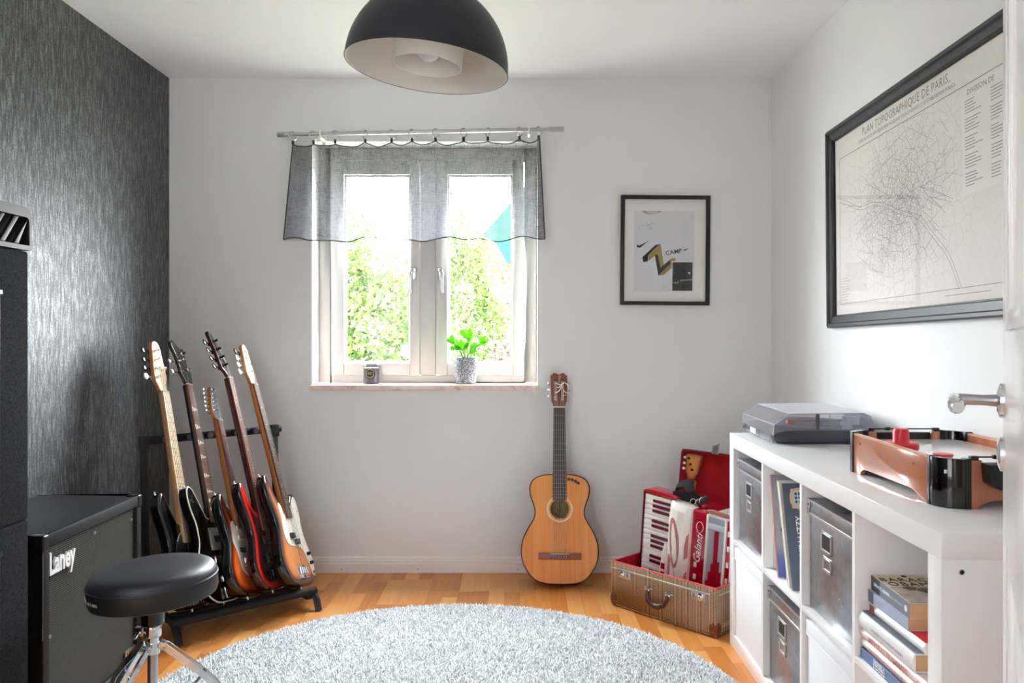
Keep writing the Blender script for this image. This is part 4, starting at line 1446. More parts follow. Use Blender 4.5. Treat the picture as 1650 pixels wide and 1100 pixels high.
for k, azd in enumerate((-104, 12, 148)):
    az = math.radians(azd)
    er = Vector((math.cos(az), math.sin(az), 0))
    et = Vector((-er.y, er.x, 0))
    lg = MB()
    for s in (-1, 1):
        pts = [er * .018 + Vector((0, 0, .296)), er * .036 + Vector((0, 0, .288)), er * .115 + Vector((0, 0, .222)), er * .16 + Vector((0, 0, .178)), er * .245 + Vector((0, 0, .035)), er * .262 + Vector((0, 0, .014))]
        off = et * (.011 * s)
        pr2 = []
        for i, p in enumerate(pts):
            a = pts[max(i - 1, 0)]
            b = pts[min(i + 1, len(pts) - 1)]
            tn = (b - a).normalized()
            nr = et.cross(tn).normalized()
            pr2.append((p + off, nr))
        o_ = len(lg.v)
        for p, nr in pr2:
            lg.v += [p + nr * .009 + et * .0012, p + nr * .009 - et * .0012, p - nr * .009 - et * .0012, p - nr * .009 + et * .0012]
        for i in range(len(pts) - 1):
            for q in range(4):
                lg.f.append([o_ + i * 4 + q, o_ + i * 4 + (q + 1) % 4, o_ + (i + 1) * 4 + (q + 1) % 4, o_ + (i + 1) * 4 + q])
        lg.f.append([o_, o_ + 1, o_ + 2, o_ + 3])
        e_ = o_ + (len(pts) - 1) * 4
        lg.f.append([e_, e_ + 1, e_ + 2, e_ + 3])
    lo = lg.build('leg', 'chrome', st, .0004, 1)
    MB().cyl(er * .03 + Vector((0, 0, .289)) - et * .0145, er * .03 + Vector((0, 0, .289)) + et * .0145, .0045, 12).build('leg_rivet', 'steel', lo)
    MB().cyl(er * .017 + Vector((0, 0, .085)), er * .135 + Vector((0, 0, .205)), .0045, 10).build('brace', 'chrome', lo)
    MB().ball(er * .262 + Vector((0, 0, .0145)), .0145, 14, 8, (1.1, 1.1, 1)).build('rubber_foot', 'black_rubber', lo)

# ------------------------------------------------------------------ guitar rack
RL, RRt = Vector((-1.301, 2.974, .074)), Vector((-.857, 3.364, .074))
rd = (RRt - RL).normalized()
rn = Vector((-rd.y, rd.x, 0))                       # to the back
TL, TR = Vector((-1.556, 3.265, .718)), Vector((-1.116, 3.659, .722))
rk = thing('guitar_rack', 'black tubular guitar rack holding five instruments in the corner', 'guitar stand', (RL.x, RL.y, 0))
O = Vector((RL.x, RL.y, 0))
loc = lambda p: Vector(p) - O
MB().cyl(loc(RL), loc(RRt), .0155, 18).build('front_rail', 'black_rubber', rk, .001)
bkL, bkR = RL + rn * .15 + Vector((0, 0, -.026)), RRt + rn * .15 + Vector((0, 0, -.026))
MB().cyl(loc(bkL), loc(bkR), .0155, 18).build('rear_rail', 'black_rubber', rk, .001)
MB().cyl(loc(TL), loc(TR + rd * .018), .0165, 18).build('top_bar', 'black_rubber', rk, .001)
for T_, B_, s in ((TL, RL, 1), (TR, RRt, -1)):
    T2 = T_ + rd * s * .012
    ft = B_ + rn * .335 + rd * s * .012
    ft = Vector((ft.x, ft.y, .012))
    d_ = (ft - T2).normalized()
    x_ = rd
    Mx = frameM(loc(T2), x_, d_, x_.cross(d_))
    MB().box(-.0125, .0125, 0, (ft - T2).length, -.0125, .0125, Mx).build('upright', 'black_satin', rk, .002)
    MB().box(-.018, .018, -.02, .035, -.02, .02, Mx).build('bracket', 'black_plastic', rk, .004)
    a_, b_ = B_ + rd * s * .03 + Vector((0, 0, -.022)), ft + Vector((0, 0, .04)) + rd * s * .018
    dd_ = (b_ - a_).normalized()
    Mx = frameM(loc(a_), rd, dd_, rd.cross(dd_))
    MB().box(-.012, .012, 0, (b_ - a_).length, -.012, .012, Mx).build('side_bar', 'black_satin', rk, .002)
    f0 = B_ + rd * s * .012
    MB().tube([loc(f0 + Vector((0, 0, -.008)) + rn * .03), loc(f0 + Vector((0, 0, -.012)) - rn * .005), loc(f0 + Vector((0, 0, -.03)) - rn * .028), loc(f0 - rn * .047 + Vector((0, 0, -.0725)))], .0125, 4, flat=(.9, 1.25)).build('foot', 'black_satin', rk, ang=50)
for x in (265, 305.6, 338, 382, 412, 451):
    # position on the top bar
    k = None
    best = 9
    for i in range(201):
        p = TL + (TR - TL) * i / 200 - rn * .055
        e = abs(835 + 1278 * p.x / p.y - x)
        if e < best:
            best, k = e, i / 200
    p = TL + (TR - TL) * k
    if x > 445:
        continue
    pg = MB().cyl(loc(p), loc(p - rn * .058 + Vector((0, 0, .006))), .0135, 18).build('peg', 'black_rubber', rk, .001)
    MB().cyl(loc(p - rn * .0575 + Vector((0, 0, .0062))), loc(p - rn * .061 + Vector((0, 0, .0063))), .0128, 18).build('peg_cap', 'grey_rubber', pg)
MB().cyl(loc(TR + rd * .017), loc(TR + rd * .021), .0150, 18).build('bar_cap', 'grey_rubber', rk)
# ------------------------------------------------------------------ solid-body guitars in the rack
def burst(name, stops, rough=.14, grain=None):
    t = NT(name)
    t.setp(rough, 0, .5)
    at = t.n('ShaderNodeAttribute', _attribute_name='edge')
    f = t.math('MULTIPLY', at.outputs['Fac'], 10.0)
    c = t.ramp(f, stops)
    if grain:
        g = t.noise(t.coords('Object', (90, 5, 90)), 1, 3, .6)
        c = t.mix(.35, c, t.ramp(g, [(.3, (.55, .5, .45)), (.7, (1, 1, 1))]), 'MULTIPLY')
    t.l(c, t.b.inputs['Base Color'])
    return t.m
BK = rgb(12, 11, 11)
MT['burst_amber'] = burst('burst_amber', [(0, BK), (.10, BK), (.26, rgb(120, 52, 18)), (.46, rgb(214, 122, 48)), (.8, rgb(232, 150, 70))], .14, rgb(190, 100, 40))
MT['burst_orange'] = burst('burst_orange', [(0, BK), (.10, BK), (.24, rgb(130, 40, 14)), (.42, rgb(214, 92, 34)), (.8, rgb(226, 116, 50))], .14)
MT['burst_cherry'] = burst('burst_cherry', [(0, rgb(30, 8, 10)), (.05, rgb(70, 10, 16)), (.13, rgb(204, 40, 30)), (.24, rgb(190, 34, 26)), (.38, rgb(64, 12, 16)), (.8, rgb(34, 12, 16))], .12)
MT['maple'] = wood('maple', rgb(196, 140, 84), rgb(224, 178, 122), (70, 4, 70), .28, .2)
MT['maple_pale'] = wood('maple_pale', rgb(212, 180, 142), rgb(232, 208, 176), (70, 4, 70), .3, .2)
MT['amber_maple'] = wood('amber_maple', rgb(176, 108, 54), rgb(204, 138, 78), (70, 4, 70), .28, .2)
MT['rosewood'] = wood('rosewood', rgb(62, 40, 34), rgb(104, 72, 60), (90, 5, 90), .38)
MT['rosewood_red'] = wood('rosewood_red', rgb(92, 52, 42), rgb(140, 88, 70), (90, 5, 90), .38)
MT['walnut_red'] = wood('walnut_red', rgb(48, 14, 16), rgb(84, 26, 26), (70, 4, 70), .22, .3)
MT['pick_white'] = mat('pick_white', rgb(228, 224, 214), .3)
MT['pick_silver'] = mat('pick_silver', rgb(196, 196, 192), .3, .4, var=(40, rgb(170, 170, 168), .6))
MT['black_head'] = mat('black_head', rgb(26, 26, 29), .2, coat=.4)
MT['dark_decal'] = mat('dark_decal', rgb(84, 90, 100), .4, var=(70, rgb(36, 38, 44), 1.0))
MT['black_body'] = mat('black_body', rgb(10, 10, 11), .16, coat=.3)
MT['inlay'] = mat('inlay', rgb(222, 222, 214), .3)

STRAT = [(-.06, .002), (-.118, .022), (-.155, .075), (-.160, .130), (-.138, .190), (-.120, .245), (-.128, .305), (-.146, .362), (-.148, .412),
         (-.128, .450), (-.106, .447), (-.090, .415), (-.070, .375), (-.048, .342), (-.034, .330), (.034, .330), (.048, .334), (.072, .352), (.096, .380),
         (.118, .388), (.138, .372), (.144, .335), (.134, .285), (.122, .235), (.130, .185), (.156, .135), (.166, .080), (.142, .028), (.082, .003), (0, 0)]
RIC = [(-.07, .004), (-.13, .04), (-.158, .105), (-.145, .170), (-.122, .225), (-.122, .290), (-.142, .345), (-.150, .395), (-.138, .428), (-.112, .425),
       (-.085, .385), (-.055, .335), (-.034, .312), (.034, .312), (.055, .322), (.09, .350), (.125, .362), (.150, .345), (.152, .30), (.130, .245), (.122, .2),
       (.140, .150), (.160, .095), (.135, .035), (.08, .005), (0, 0)]
MODERN = [(-.05, .002), (-.10, .018), (-.142, .065), (-.150, .125), (-.128, .185), (-.112, .240), (-.122, .305), (-.142, .375), (-.146, .425),
          (-.125, .455), (-.104, .440), (-.085, .400), (-.062, .360), (-.034, .335), (.034, .335), (.056, .345), (.086, .378), (.110, .392), (.130, .376),
          (.134, .335), (.122, .285), (.110, .235), (.120, .180), (.146, .125), (.152, .07), (.125, .022), (.07, .002), (0, 0)]

def tuner(mb_parent, hx, hy, side, zf, hb, metal, button, big=True, parent=None):
    """post + key on the headstock"""
    k = 1.0 if big else .62
    pz = MB()
    pz.lathe([(0, 0), (.0085 * k, 0), (.0085 * k, .003), (.0055 * k, .004), (.005 * k, .014), (.0062 * k, .016), (.0062 * k, .02), (0, .02)], 14, Matrix.Translation((hx, hy, zf)))
    po = pz.build('tuning_post', metal, parent)
    bx_ = hb
    kx = bx_ + side * .020 * k
    key = MB()
    key.cyl((hx, hy, zf - .019), (kx, hy, zf - .019), .003 * k + .0008, 8)
    key.cyl((hx, hy - .004, zf - .019), (hx + side * .006, hy - .004, zf - .019), .008 * k, 10)
    Ms = Matrix.Rotation(PI / 2, 4, 'Y')
    key.ball((kx + side * .010 * k, hy, zf - .019), .0165 * k, 12, 8, (.95, .85, .30))
    key.build('tuning_key', button, parent)

def place(nut, bridge, beta, yb, sep=0.0, up=0.0):
    sh = rn * .014 + Vector((0, 0, .010 + up))      # sits on the rails, neck against the top bar
    nut, bridge = Vector(nut) + sh, Vector(bridge) + sh
    u = (nut - bridge).normalized()
    h = Vector((math.cos(math.radians(beta)), math.sin(math.radians(beta)), 0))
    N = (h - u * h.dot(u)).normalized()
    w = u.cross(N)
    return frameM(bridge - u * yb + N * sep, w, u, N), (nut - bridge).length

def solid(name, label, nut, bridge, beta, yb, outline, body_m, head, head_m, head_side_m, neck_m, board_m, sc=1.0, thick=.042, binding=None, tilt=0.0,
          nutw=.042, heelw=.060, frets=20, tuners=(), metal='chrome', buttons=None, big=True, pick=None, pick_m='pick_white', extras=None, dots='inlay', board_end=None,
          strings=4, sep=0.0, up=0.0, tri=False, headbind=False, cat='bass guitar'):
    M, L = place(nut, bridge, beta, yb, sep, up)
    root = thing(name, label, cat, M=M, group='instruments in the guitar rack')
    ol = ccw(crom([(p[0] * sc, p[1] * sc) for p in outline], 5))
    slab_body(ol, 0, -thick, .010 if not binding else .004).build('body', body_m, root, ang=50)
    if binding:
        MB().tube([Vector((p[0], p[1], -.002)) for p in offset_poly(ol, .0015)], .0032, 6, True).build('binding', binding, root)
    ny = yb + L
    pocket = [p for p in outline if abs(p[0]) <= .0345][0:2]
    jy = max(p[1] for p in outline if abs(p[0]) <= .0345) * sc
    be = board_end if board_end is not None else jy - .055
    # neck: half-round cross-sections
    nk = MB()
    secs = []
    ys = [be + .0, jy - .01, jy + .05, (jy + ny) / 2, ny - .02, ny]
    for y in ys:
        k = (y - be) / (ny - be)
        w = (heelw + (nutw - heelw) * k) / 2
        dp = .022 + (.017 - .022) * k
        if y <= jy:
            dp = .03
        prof = [(w, .006), (w, .001)] + [(w * math.cos(a) ** (.7 if y > jy else .35), -dp * math.sin(a)) for a in (PI * .12, PI * .25, PI * .38, PI * .5)]
        prof += [(-p[0], p[1]) for p in prof[:-1][::-1]]
        secs.append([Vector((p[0], y, p[1])) for p in prof])
    n = len(secs[0])
    vs = [v for s_ in secs for v in s_]
    fs = [(i * n + q, i * n + (q + 1) % n, (i + 1) * n + (q + 1) % n, (i + 1) * n + q) for i in range(len(secs) - 1) for q in range(n)]
    fs += [list(range(n))[::-1], [(len(secs) - 1) * n + q for q in range(n)]]
    nk.add(vs, fs).build('neck', neck_m, root, ang=40)
    hw, nw = heelw / 2, nutw / 2
    fb = MB().prism([(-hw, be - .004), (hw, be - .004), (nw, ny), (-nw, ny)], .006, .0125).build('fingerboard', board_m, root, .0008, 1)
    fm = MB()
    wat = lambda y: hw + (nw - hw) * (y - be) / (ny - be)
    fy = [ny - L * (1 - 2 ** (-i / 12)) for i in range(frets + 1)]
    for y in fy[1:]:
        if y > be:
            w = wat(y) - .0008
            MB().box(-w, w, y - .0009, y + .0009, .0122, .0138).build('fret', 'fret', fb, smooth=False)
    if dots:
        for i in (3, 5, 7, 9, 12, 15, 17, 19):
            if i >= len(fy) or fy[i] < be + .01:
                continue
            y = (fy[i] + fy[i - 1]) / 2
            if tri:
                w = wat(y) * .85
                hh = min(.012, (fy[i - 1] - fy[i]) * .36)
                MB().prism([(-w, y - hh), (w, y - hh * .2), (w, y + hh * .2), (-w, y + hh)], .0122, .0129).build('inlay', dots, fb)
            else:
                for xx in ((-.008, .008) if i == 12 else (0,)):
                    MB().lathe([(0, .0122), (.0032, .0122), (.0032, .0128), (0, .0128)], 10, Matrix.Translation((xx, y, 0))).build('inlay', dots, fb)
    MB().box(-nw, nw, ny, ny + .005, .004, .0155).build('nut', 'cream_plastic', root, .001)
    # headstock (local frame at the nut, tilted back)
    HM = Matrix.Translation((0, ny + .004, 0)) @ Matrix.Rotation(-math.radians(tilt), 4, 'X')
    zf = .0045 if tilt == 0 else .012
    hp = ccw(crom(head, 4))
    ho = MB().prism(hp, zf - .015, zf, 'z').build('headstock', head_side_m, root, .0012, 2)
    ho.matrix_local = HM
    MB().prism(offset_poly(hp, .0022), zf - .0005, zf + .0006, 'z').build('headstock_face', head_m, ho)
    for i, (hx, hy, sd) in enumerate(tuners):
        # distance to the edge on that side
        xs = [p[0] for p in hp if abs(p[1] - hy) < .02]
        hb = (min(xs) if sd < 0 else max(xs)) if xs else hx
        bt = buttons[i] if isinstance(buttons, (list, tuple)) else (buttons or metal)
        tuner(None, hx, hy, sd, zf, hb, metal, bt, big, ho)
    # strings
    sm = MB()
    sw = nw * .82
    for i in range(strings):
        k = (i / (strings - 1) - .5) * 2
        r = (.00115 - .0005 * i / strings) if big else (.0007 - .0003 * i / strings)
        p0 = Vector((k * hw * .9, yb, .019))
        p1 = Vector((k * sw, ny + .002, .0165))
        pts = [p0, p1]
        if i < len(tuners):
            q = HM @ Vector((tuners[len(tuners) - 1 - i][0] if False else tuners[i][0], tuners[i][1], zf + .012))
            pts.append(q)
        sm.tube(pts, r, 5)
    sm.build('strings', 'string_steel', root)['kind'] = 'stuff'
    if pick:
        MB().prism(ccw(crom([(p[0] * sc, p[1] * sc) for p in pick], 4)), .0004, .0030, 'z').build('pickguard', pick_m, root, .0006, 1)
    if extras:
        extras(root, yb, ny, L, be)
    MB().lathe([(0, 0), (.006, 0), (.004, .006), (.0055, .013), (0, .014)], 14, Matrix.Translation((outline[8][0] * sc + .012, max(p[1] for p in outline) * sc - .004, -thick / 2)) @ Matrix.Rotation(-PI / 2, 4, 'X')).build('strap_button', 'chrome', root)
    MB().lathe([(0, 0), (.006, 0), (.004, .006), (.0055, .013), (0, .014)], 14, Matrix.Translation((0, .003, -thick / 2)) @ Matrix.Rotation(PI / 2, 4, 'X')).build('strap_button', 'chrome', root)
    return root

def pickup(root, x0, x1, y0, y1, z0, z1, m='black_plastic', name='pickup', poles=0):
    p = MB().box(x0, x1, y0, y1, z0, z1).build(name, m, root, .002)
    for i in range(poles):
        x = x0 + (x1 - x0) * (i + .5) / poles
        MB().lathe([(0, z1 - .001), (.003, z1 - .001), (.003, z1 + .001), (0, z1 + .001)], 10, Matrix.Translation((x, (y0 + y1) / 2, 0))).build('pole_piece', 'steel', p)
def bridge(root, yb, w=.042, d=.04, m='chrome', n=4):
    b = MB().box(-w, w, yb - d, yb + .012, .0005, .003).box(-w, w, yb - d, yb - d + .003, .003, .016).build('bridge_plate', m, root, .0008)
    for i in range(n):
        x = -w * .8 + (1.6 * w) * i / (n - 1)
        MB().cyl((x, yb - d * .55, .010), (x, yb + .004, .010), .0055 if n == 4 else .0035, 10).build('bridge_saddle', m, b)
        MB().cyl((x, yb - d + .002, .010), (x, yb - d * .5, .010), .0015, 6).build('saddle_screw', m, b)
def knob(root, x, y, m='chrome', r=.009, h=.016, z=.001):
    MB().lathe([(0, z), (r, z), (r * .92, z + h * .9), (r * .7, z + h), (0, z + h)], 18, Matrix.Translation((x, y, 0))).build('knob', m, root)

# e: amber sunburst bass with white pickguard (right-hand end)
FHEAD = [(-.021, 0), (-.034, .030), (-.046, .052), (-.046, .075), (-.036, .15), (-.030, .205), (-.014, .225), (.008, .228), (.026, .205), (.030, .175), (.034, .13), (.036, .09), (.030, .055), (.021, .02), (.021, 0)]
FHEAD = [(x, y * .87) for x, y in FHEAD]
ft = [(-.028, .054, -1), (-.024, .089, -1), (-.019, .124, -1), (-.013, .158, -1)]
PG = [(-.075, .275), (-.085, .225), (-.082, .185), (-.055, .165), (-.02, .160), (.02, .157), (.055, .150), (.080, .125), (.098, .085), (.108, .045), (.128, .035), (.142, .06),
      (.148, .10), (.135, .15), (.118, .20), (.118, .25), (.130, .30), (.128, .35), (.112, .372), (.09, .36), (.065, .335), (.04, .315), (.034, .290), (-.034, .290), (-.045, .32), (-.065, .338), (-.078, .325)]
def ex_e(root, yb, ny, L, be):
    pickup(root, -.036, .002, .205, .228, .003, .014, 'black_plastic', poles=2)
    pickup(root, .0, .038, .178, .201, .003, .014, 'black_plastic', poles=2)
    bridge(root, yb, .042, .045)
    for (x, y) in ((.112, .135), (.122, .095), (.128, .055)):
        knob(root, x, y, 'dark_metal' if y > .06 else 'chrome', .008, .014, .003)
    for (x, y) in ((-.07, .30), (-.075, .2), (.05, .155), (.1, .09), (.135, .11), (.115, .22), (.122, .33), (.08, .34)):
        MB().lathe([(0, .003), (.0025, .003), (.0025, .0038), (0, .0038)], 8, Matrix.Translation((x, y, 0))).build('screw', 'dark_metal', root)
solid('bass_guitar', 'amber sunburst bass with white pickguard, rightmost in the rack', (-1.208, 3.600, .910), (-.928, 3.37, .147), -6, .075, STRAT, 'burst_amber', FHEAD, 'maple_pale', 'amber_maple',
      'amber_maple', 'rosewood', sc=1.07, tuners=ft, buttons=['pearl', 'pearl', 'pearl', 'dark_metal'], pick=PG, extras=ex_e, sep=.012)

# d: dark cherry bass, second from the right
DHEAD = [(-.020, 0), (-.030, .02), (-.046, .035), (-.044, .06), (-.034, .11), (-.026, .165), (-.022, .215), (-.006, .235), (.012, .222), (.016, .195), (.020, .14), (.024, .08), (.022, .03), (.020, 0)]
dt = [(-.022, .050, -1), (-.017, .092, -1), (-.012, .134, -1), (-.007, .176, -1)]
def ex_d(root, yb, ny, L, be):
    pickup(root, -.045, .045, .190, .222, .001, .014, poles=4)
    pickup(root, -.045, .045, .115, .147, .001, .014, poles=4)
    bridge(root, yb, .038, .04, 'dark_metal')
    for (x, y) in ((.09, .1), (.105, .065), (.075, .06), (.06, .09)):
        knob(root, x, y, 'black_plastic')
solid('bass_guitar', 'dark cherry red bass with black tuners, second from right in the rack', (-1.253, 3.464, .950), (-1.004, 3.290, .163), -4, .078, MODERN, 'burst_cherry', DHEAD, 'black_head', 'walnut_red',
      'walnut_red', 'rosewood_red', tilt=12, nutw=.040, heelw=.056, frets=24, tuners=dt, metal='black_gloss', buttons='black_gloss', extras=ex_d, board_end=.25, sep=-.008, up=.006)

# c: short orange sunburst guitar in the middle
SHEAD = [(-.021, 0), (-.026, .018), (-.036, .030), (-.040, .045), (-.034, .09), (-.026, .135), (-.020, .168), (-.006, .182), (.010, .178), (.020, .160), (.022, .12), (.024, .07), (.024, .03), (.021, 0)]
SHEAD = [(x, y * .88) for x, y in SHEAD]
s6 = [(-.028 + .0032 * i, .035 + .0207 * i, -1) for i in range(6)]
PGS = [(-.09, .275), (-.095, .235), (-.075, .20), (-.06, .15), (-.045, .11), (0, .09), (.06, .085), (.10, .075), (.125, .06), (.140, .085), (.135, .14), (.112, .19), (.11, .25), (.122, .31), (.115, .355), (.09, .345), (.06, .325), (.034, .305), (-.034, .305), (-.06, .33), (-.085, .315)]
def ex_c(root, yb, ny, L, be):
    for y in (.275, .235, .185):
        pickup(root, -.040, .040, y - .009, y + .009, .003, .009, 'cream_plastic' if y > .2 else 'black_plastic', poles=6)
    bridge(root, yb, .035, .03, 'chrome', 6)
    for (x, y) in ((.075, .14), (.095, .115), (.110, .09)):
        knob(root, x, y, 'cream_plastic', .011, .013, .003)
solid('electric_guitar', 'short orange sunburst electric guitar in the middle of the rack', (-1.278, 3.437, .778), (-1.083, 3.220, .235), -6, .145, STRAT, 'burst_orange', SHEAD, 'dark_decal', 'amber_maple',
      'amber_maple', 'rosewood_red', sc=.92, frets=21, nutw=.042, heelw=.055, tuners=s6, big=False, pick=PGS, extras=ex_c, strings=6, cat='electric guitar', board_end=.28, sep=-.020)

# b: black bass with cream binding, second from the left
RHEAD = [(-.020, 0), (-.028, .02), (-.036, .045), (-.032, .09), (-.032, .13), (-.042, .165), (-.040, .195), (-.020, .205), (.0, .185), (.020, .172), (.040, .178), (.046, .160), (.038, .13), (.036, .09), (.040, .05), (.030, .02), (.020, 0)]
rt = [(-.016, .055, -1), (-.018, .105, -1), (.018, .145, 1), (.020, .07, 1)]
def ex_b(root, yb, ny, L, be):
    MB().box(-.050, .05, .205, .295, .0005, .003).build('pickup_plate', 'pick_silver', root, .001)
    pickup(root, -.020, .032, .235, .262, .003, .008, 'black_plastic')
    for (x, y) in ((-.045, .21), (.045, .21), (-.045, .29), (.045, .29)):
        MB().lathe([(0, .003), (.003, .003), (.003, .004), (0, .004)], 8, Matrix.Translation((x, y, 0))).build('screw', 'chrome', root)
    p = MB().box(-.052, .03, .150, .182, .0005, .012).build('rear_pickup', 'chrome', root, .003)
    MB().box(.006, .05, .152, .180, .012, .02).build('pickup_cover', mat('cover_maroon', rgb(60, 20, 24), .3), root, .002)
    MB().box(-.034, .034, yb - .012, yb + .014, .001, .018).build('bridge_block', 'chrome', root, .002)
    for i in range(4):
        MB().cyl((-.024 + .016 * i, yb - .01, .019), (-.024 + .016 * i, yb + .012, .019), .005, 10).build('bridge_saddle', 'chrome', root)
    MB().prism([(-.024, .055), (.024, .055), (.016, .012), (-.016, .012)], .001, .012).build('tailpiece', 'chrome', root, .002)
    MB().prism(ccw(crom([(.03, .29), (.075, .27), (.09, .22), (.11, .15), (.1, .08), (.06, .09), (.052, .15), (.052, .2)], 4)), .0004, .003).build('pickguard', 'black_gloss', root, .0006, 1)
    for (x, y) in ((.085, .2), (.1, .16), (.095, .12), (.075, .1)):
        knob(root, x, y, 'black_gloss', .010, .014, .003)
solid('bass_guitar', 'black bass with cream binding and triangle inlays, second from left in the rack', (-1.403, 3.366, .924), (-1.172, 3.160, .166), -8, .088, RIC, 'black_body', RHEAD, 'black_head', 'black_head',
      'black_head', 'rosewood_red', thick=.036, binding='cream_plastic', tilt=8, tuners=rt, extras=ex_b, tri=True, heelw=.058, board_end=.32, sc=1.07, sep=.004, up=.004)

# a: black five-string bass with a pale maple neck (left-hand end)
AHEAD = [(-.022, 0), (-.036, .022), (-.050, .045), (-.050, .09), (-.044, .145), (-.038, .195), (-.020, .215), (.004, .212), (.020, .190), (.024, .160), (.030, .115), (.038, .072), (.030, .048), (.022, .03), (.022, 0)]
at_ = [(-.032, .060, -1), (-.030, .095, -1), (-.027, .132, -1), (-.022, .172, -1), (.012, .098, 1)]
def ex_a(root, yb, ny, L, be):
    pickup(root, -.045, .045, .155, .200, .001, .014, poles=5)
    bridge(root, yb, .045, .04, 'chrome', 5)
    MB().tube([(-.07, .26, .003), (-.05, .285, .004), (-.036, .29, .004)], .0018, 6).build('guard_edge', 'white_plastic', root)
    MB().prism(ccw(crom([(-.06, .28), (-.09, .2), (-.06, .13), (.0, .1), (.07, .1), (.1, .14), (.11, .2), (.12, .3), (.08, .32), (.04, .3), (.036, .28), (-.036, .28)], 4)), .0004, .003).build('pickguard', 'black_plastic', root, .0006, 1)
    MB().prism(ccw(crom([(.09, .02), (.13, .045), (.15, .09), (.14, .12), (.115, .1), (.095, .06)], 4)), .003, .005).build('control_plate', 'steel', root)
    for (x, y) in ((.11, .055), (.122, .08), (.13, .105)):
        knob(root, x, y, 'chrome', .008, .014, .005)
solid('bass_guitar', 'black bass with pale maple neck and headstock, leftmost in the rack', (-1.4435, 3.2485, .888), (-1.240, 3.068, .120), -8, .052, STRAT, 'black_body', AHEAD, 'maple_pale', 'amber_maple',
      'maple', 'maple_pale', nutw=.046, heelw=.066, tuners=at_, metal='chrome', buttons=['cream_plastic', 'black_gloss', 'black_gloss', 'black_gloss', 'black_gloss'], extras=ex_a, strings=5, dots='ink', board_end=.255, up=.022, sep=-.006)

# ------------------------------------------------------------------ acoustic guitar leaning on the wall
gu = Vector((.006, .20, .98)).normalized()
gb = Vector((.190, 3.606, .0215))
gw = Vector((1, 0, 0))
gw = (gw - gu * gw.dot(gu)).normalized()
gN = gw.cross(gu).normalized()
ac = thing('acoustic_guitar', 'orange-brown classical guitar leaning against the wall below the window', 'guitar', M=frameM(gb, gw, gu, gN))
half = [(0, 0), (.07, .004), (.118, .022), (.156, .068), (.1755, .125), (.172, .185), (.150, .238), (.122, .284), (.113, .318), (.122, .356), (.136, .398), (.137, .438), (.118, .470), (.078, .487), (.03, .491), (0, .491)]
ol = ccw(crom(half + [(-p[0], p[1]) for p in half[1:-1][::-1]], 4))
SHY, SHR = .334, .0415
hole = [(SHR * math.cos(2 * PI * i / 36), SHY + SHR * math.sin(2 * PI * i / 36)) for i in range(36)]
t = NT('spruce_top')
t.setp(.25, 0, .35)
v = t.coords('Object', (150, 2.2, 30))
f = t.noise(v, 1, 4, .6, .2)
v2 = t.coords('Object', (11, .7, 4))
g = t.noise(v2, 1, 2, .5)
h = t.math('ADD', t.math('MULTIPLY', f, .5), t.math('MULTIPLY', g, .5))
t.l(t.ramp(h, [(.32, rgb(206, 122, 50)), (.5, rgb(226, 146, 68)), (.68, rgb(238, 166, 88))]), t.b.inputs['Base Color'])
MT['spruce_top'] = t.m
MT['mahogany'] = wood('mahogany', rgb(86, 44, 32), rgb(124, 68, 48), (60, 4, 60), .3, .2)
MT['head_mahogany'] = wood('head_mahogany', rgb(112, 58, 46), rgb(146, 84, 66), (60, 4, 60), .35)
V, T_ = plate_tris(ol, .02, hole)
MB().add([(p[0], p[1], .0) for p in V] + [(p[0], p[1], -.003) for p in V], T_ + [[i + len(V) for i in q[::-1]] for q in T_] + [[i, (i + 1) % len(ol), (i + 1) % len(ol) + len(V), i + len(V)] for i in range(len(ol))]).build('soundboard', 'spruce_top', ac)
# sides (shell) and back
n = len(ol)
inn_ = offset_poly(ol, .003)
vs = [Vector((p[0], p[1], -.0015)) for p in ol] + [Vector((p[0], p[1], -.095)) for p in ol] + [Vector((p[0], p[1], -.0035)) for p in inn_] + [Vector((p[0], p[1], -.094)) for p in inn_]
fs = [(i, n + i, n + (i + 1) % n, (i + 1) % n) for i in range(n)] + [(2 * n + i, 2 * n + (i + 1) % n, 3 * n + (i + 1) % n, 3 * n + i) for i in range(n)]
MB().add(vs, fs).build('sides', 'mahogany', ac, ang=60)
MB().prism(ol, -.097, -.093, 'z').build('back', 'mahogany', ac)
MB().tube([Vector((p[0], p[1], -.001)) for p in ol], .0028, 6, True).build('edge_binding', mat('binding_dark', rgb(48, 28, 22), .4), ac)
MB().lathe([(.0525, .0002), (.0605, .0002), (.0605, .0010), (.0525, .0010)], 56, Matrix.Translation((0, SHY, 0)), True).build('rosette', mat('rosette_cream', rgb(226, 206, 160), .4), ac)
MB().lathe([(.0415, .0002), (.0435, .0002), (.0435, .0009), (.0415, .0009)], 48, Matrix.Translation((0, SHY, 0)), True).build('hole_edge', mat('hole_edge', rgb(120, 70, 36), .5), ac)
MB().prism([(.004 + .045 * math.cos(2 * PI * i / 28), SHY - .006 + .045 * math.sin(2 * PI * i / 28)) for i in range(28)], -.092, -.0905, 'z').build('label', mat('guitar_label', rgb(190, 164, 84), .7, var=(60, rgb(150, 122, 60), .8)), ac)
text('España', .034, 'ink', ac, frameM((0, SHY, -.0900), (math.cos(1.35), math.sin(1.35), 0), (-math.sin(1.35), math.cos(1.35), 0), (0, 0, 1)), .0003, 'label_script', sx=.8, shear=.3)
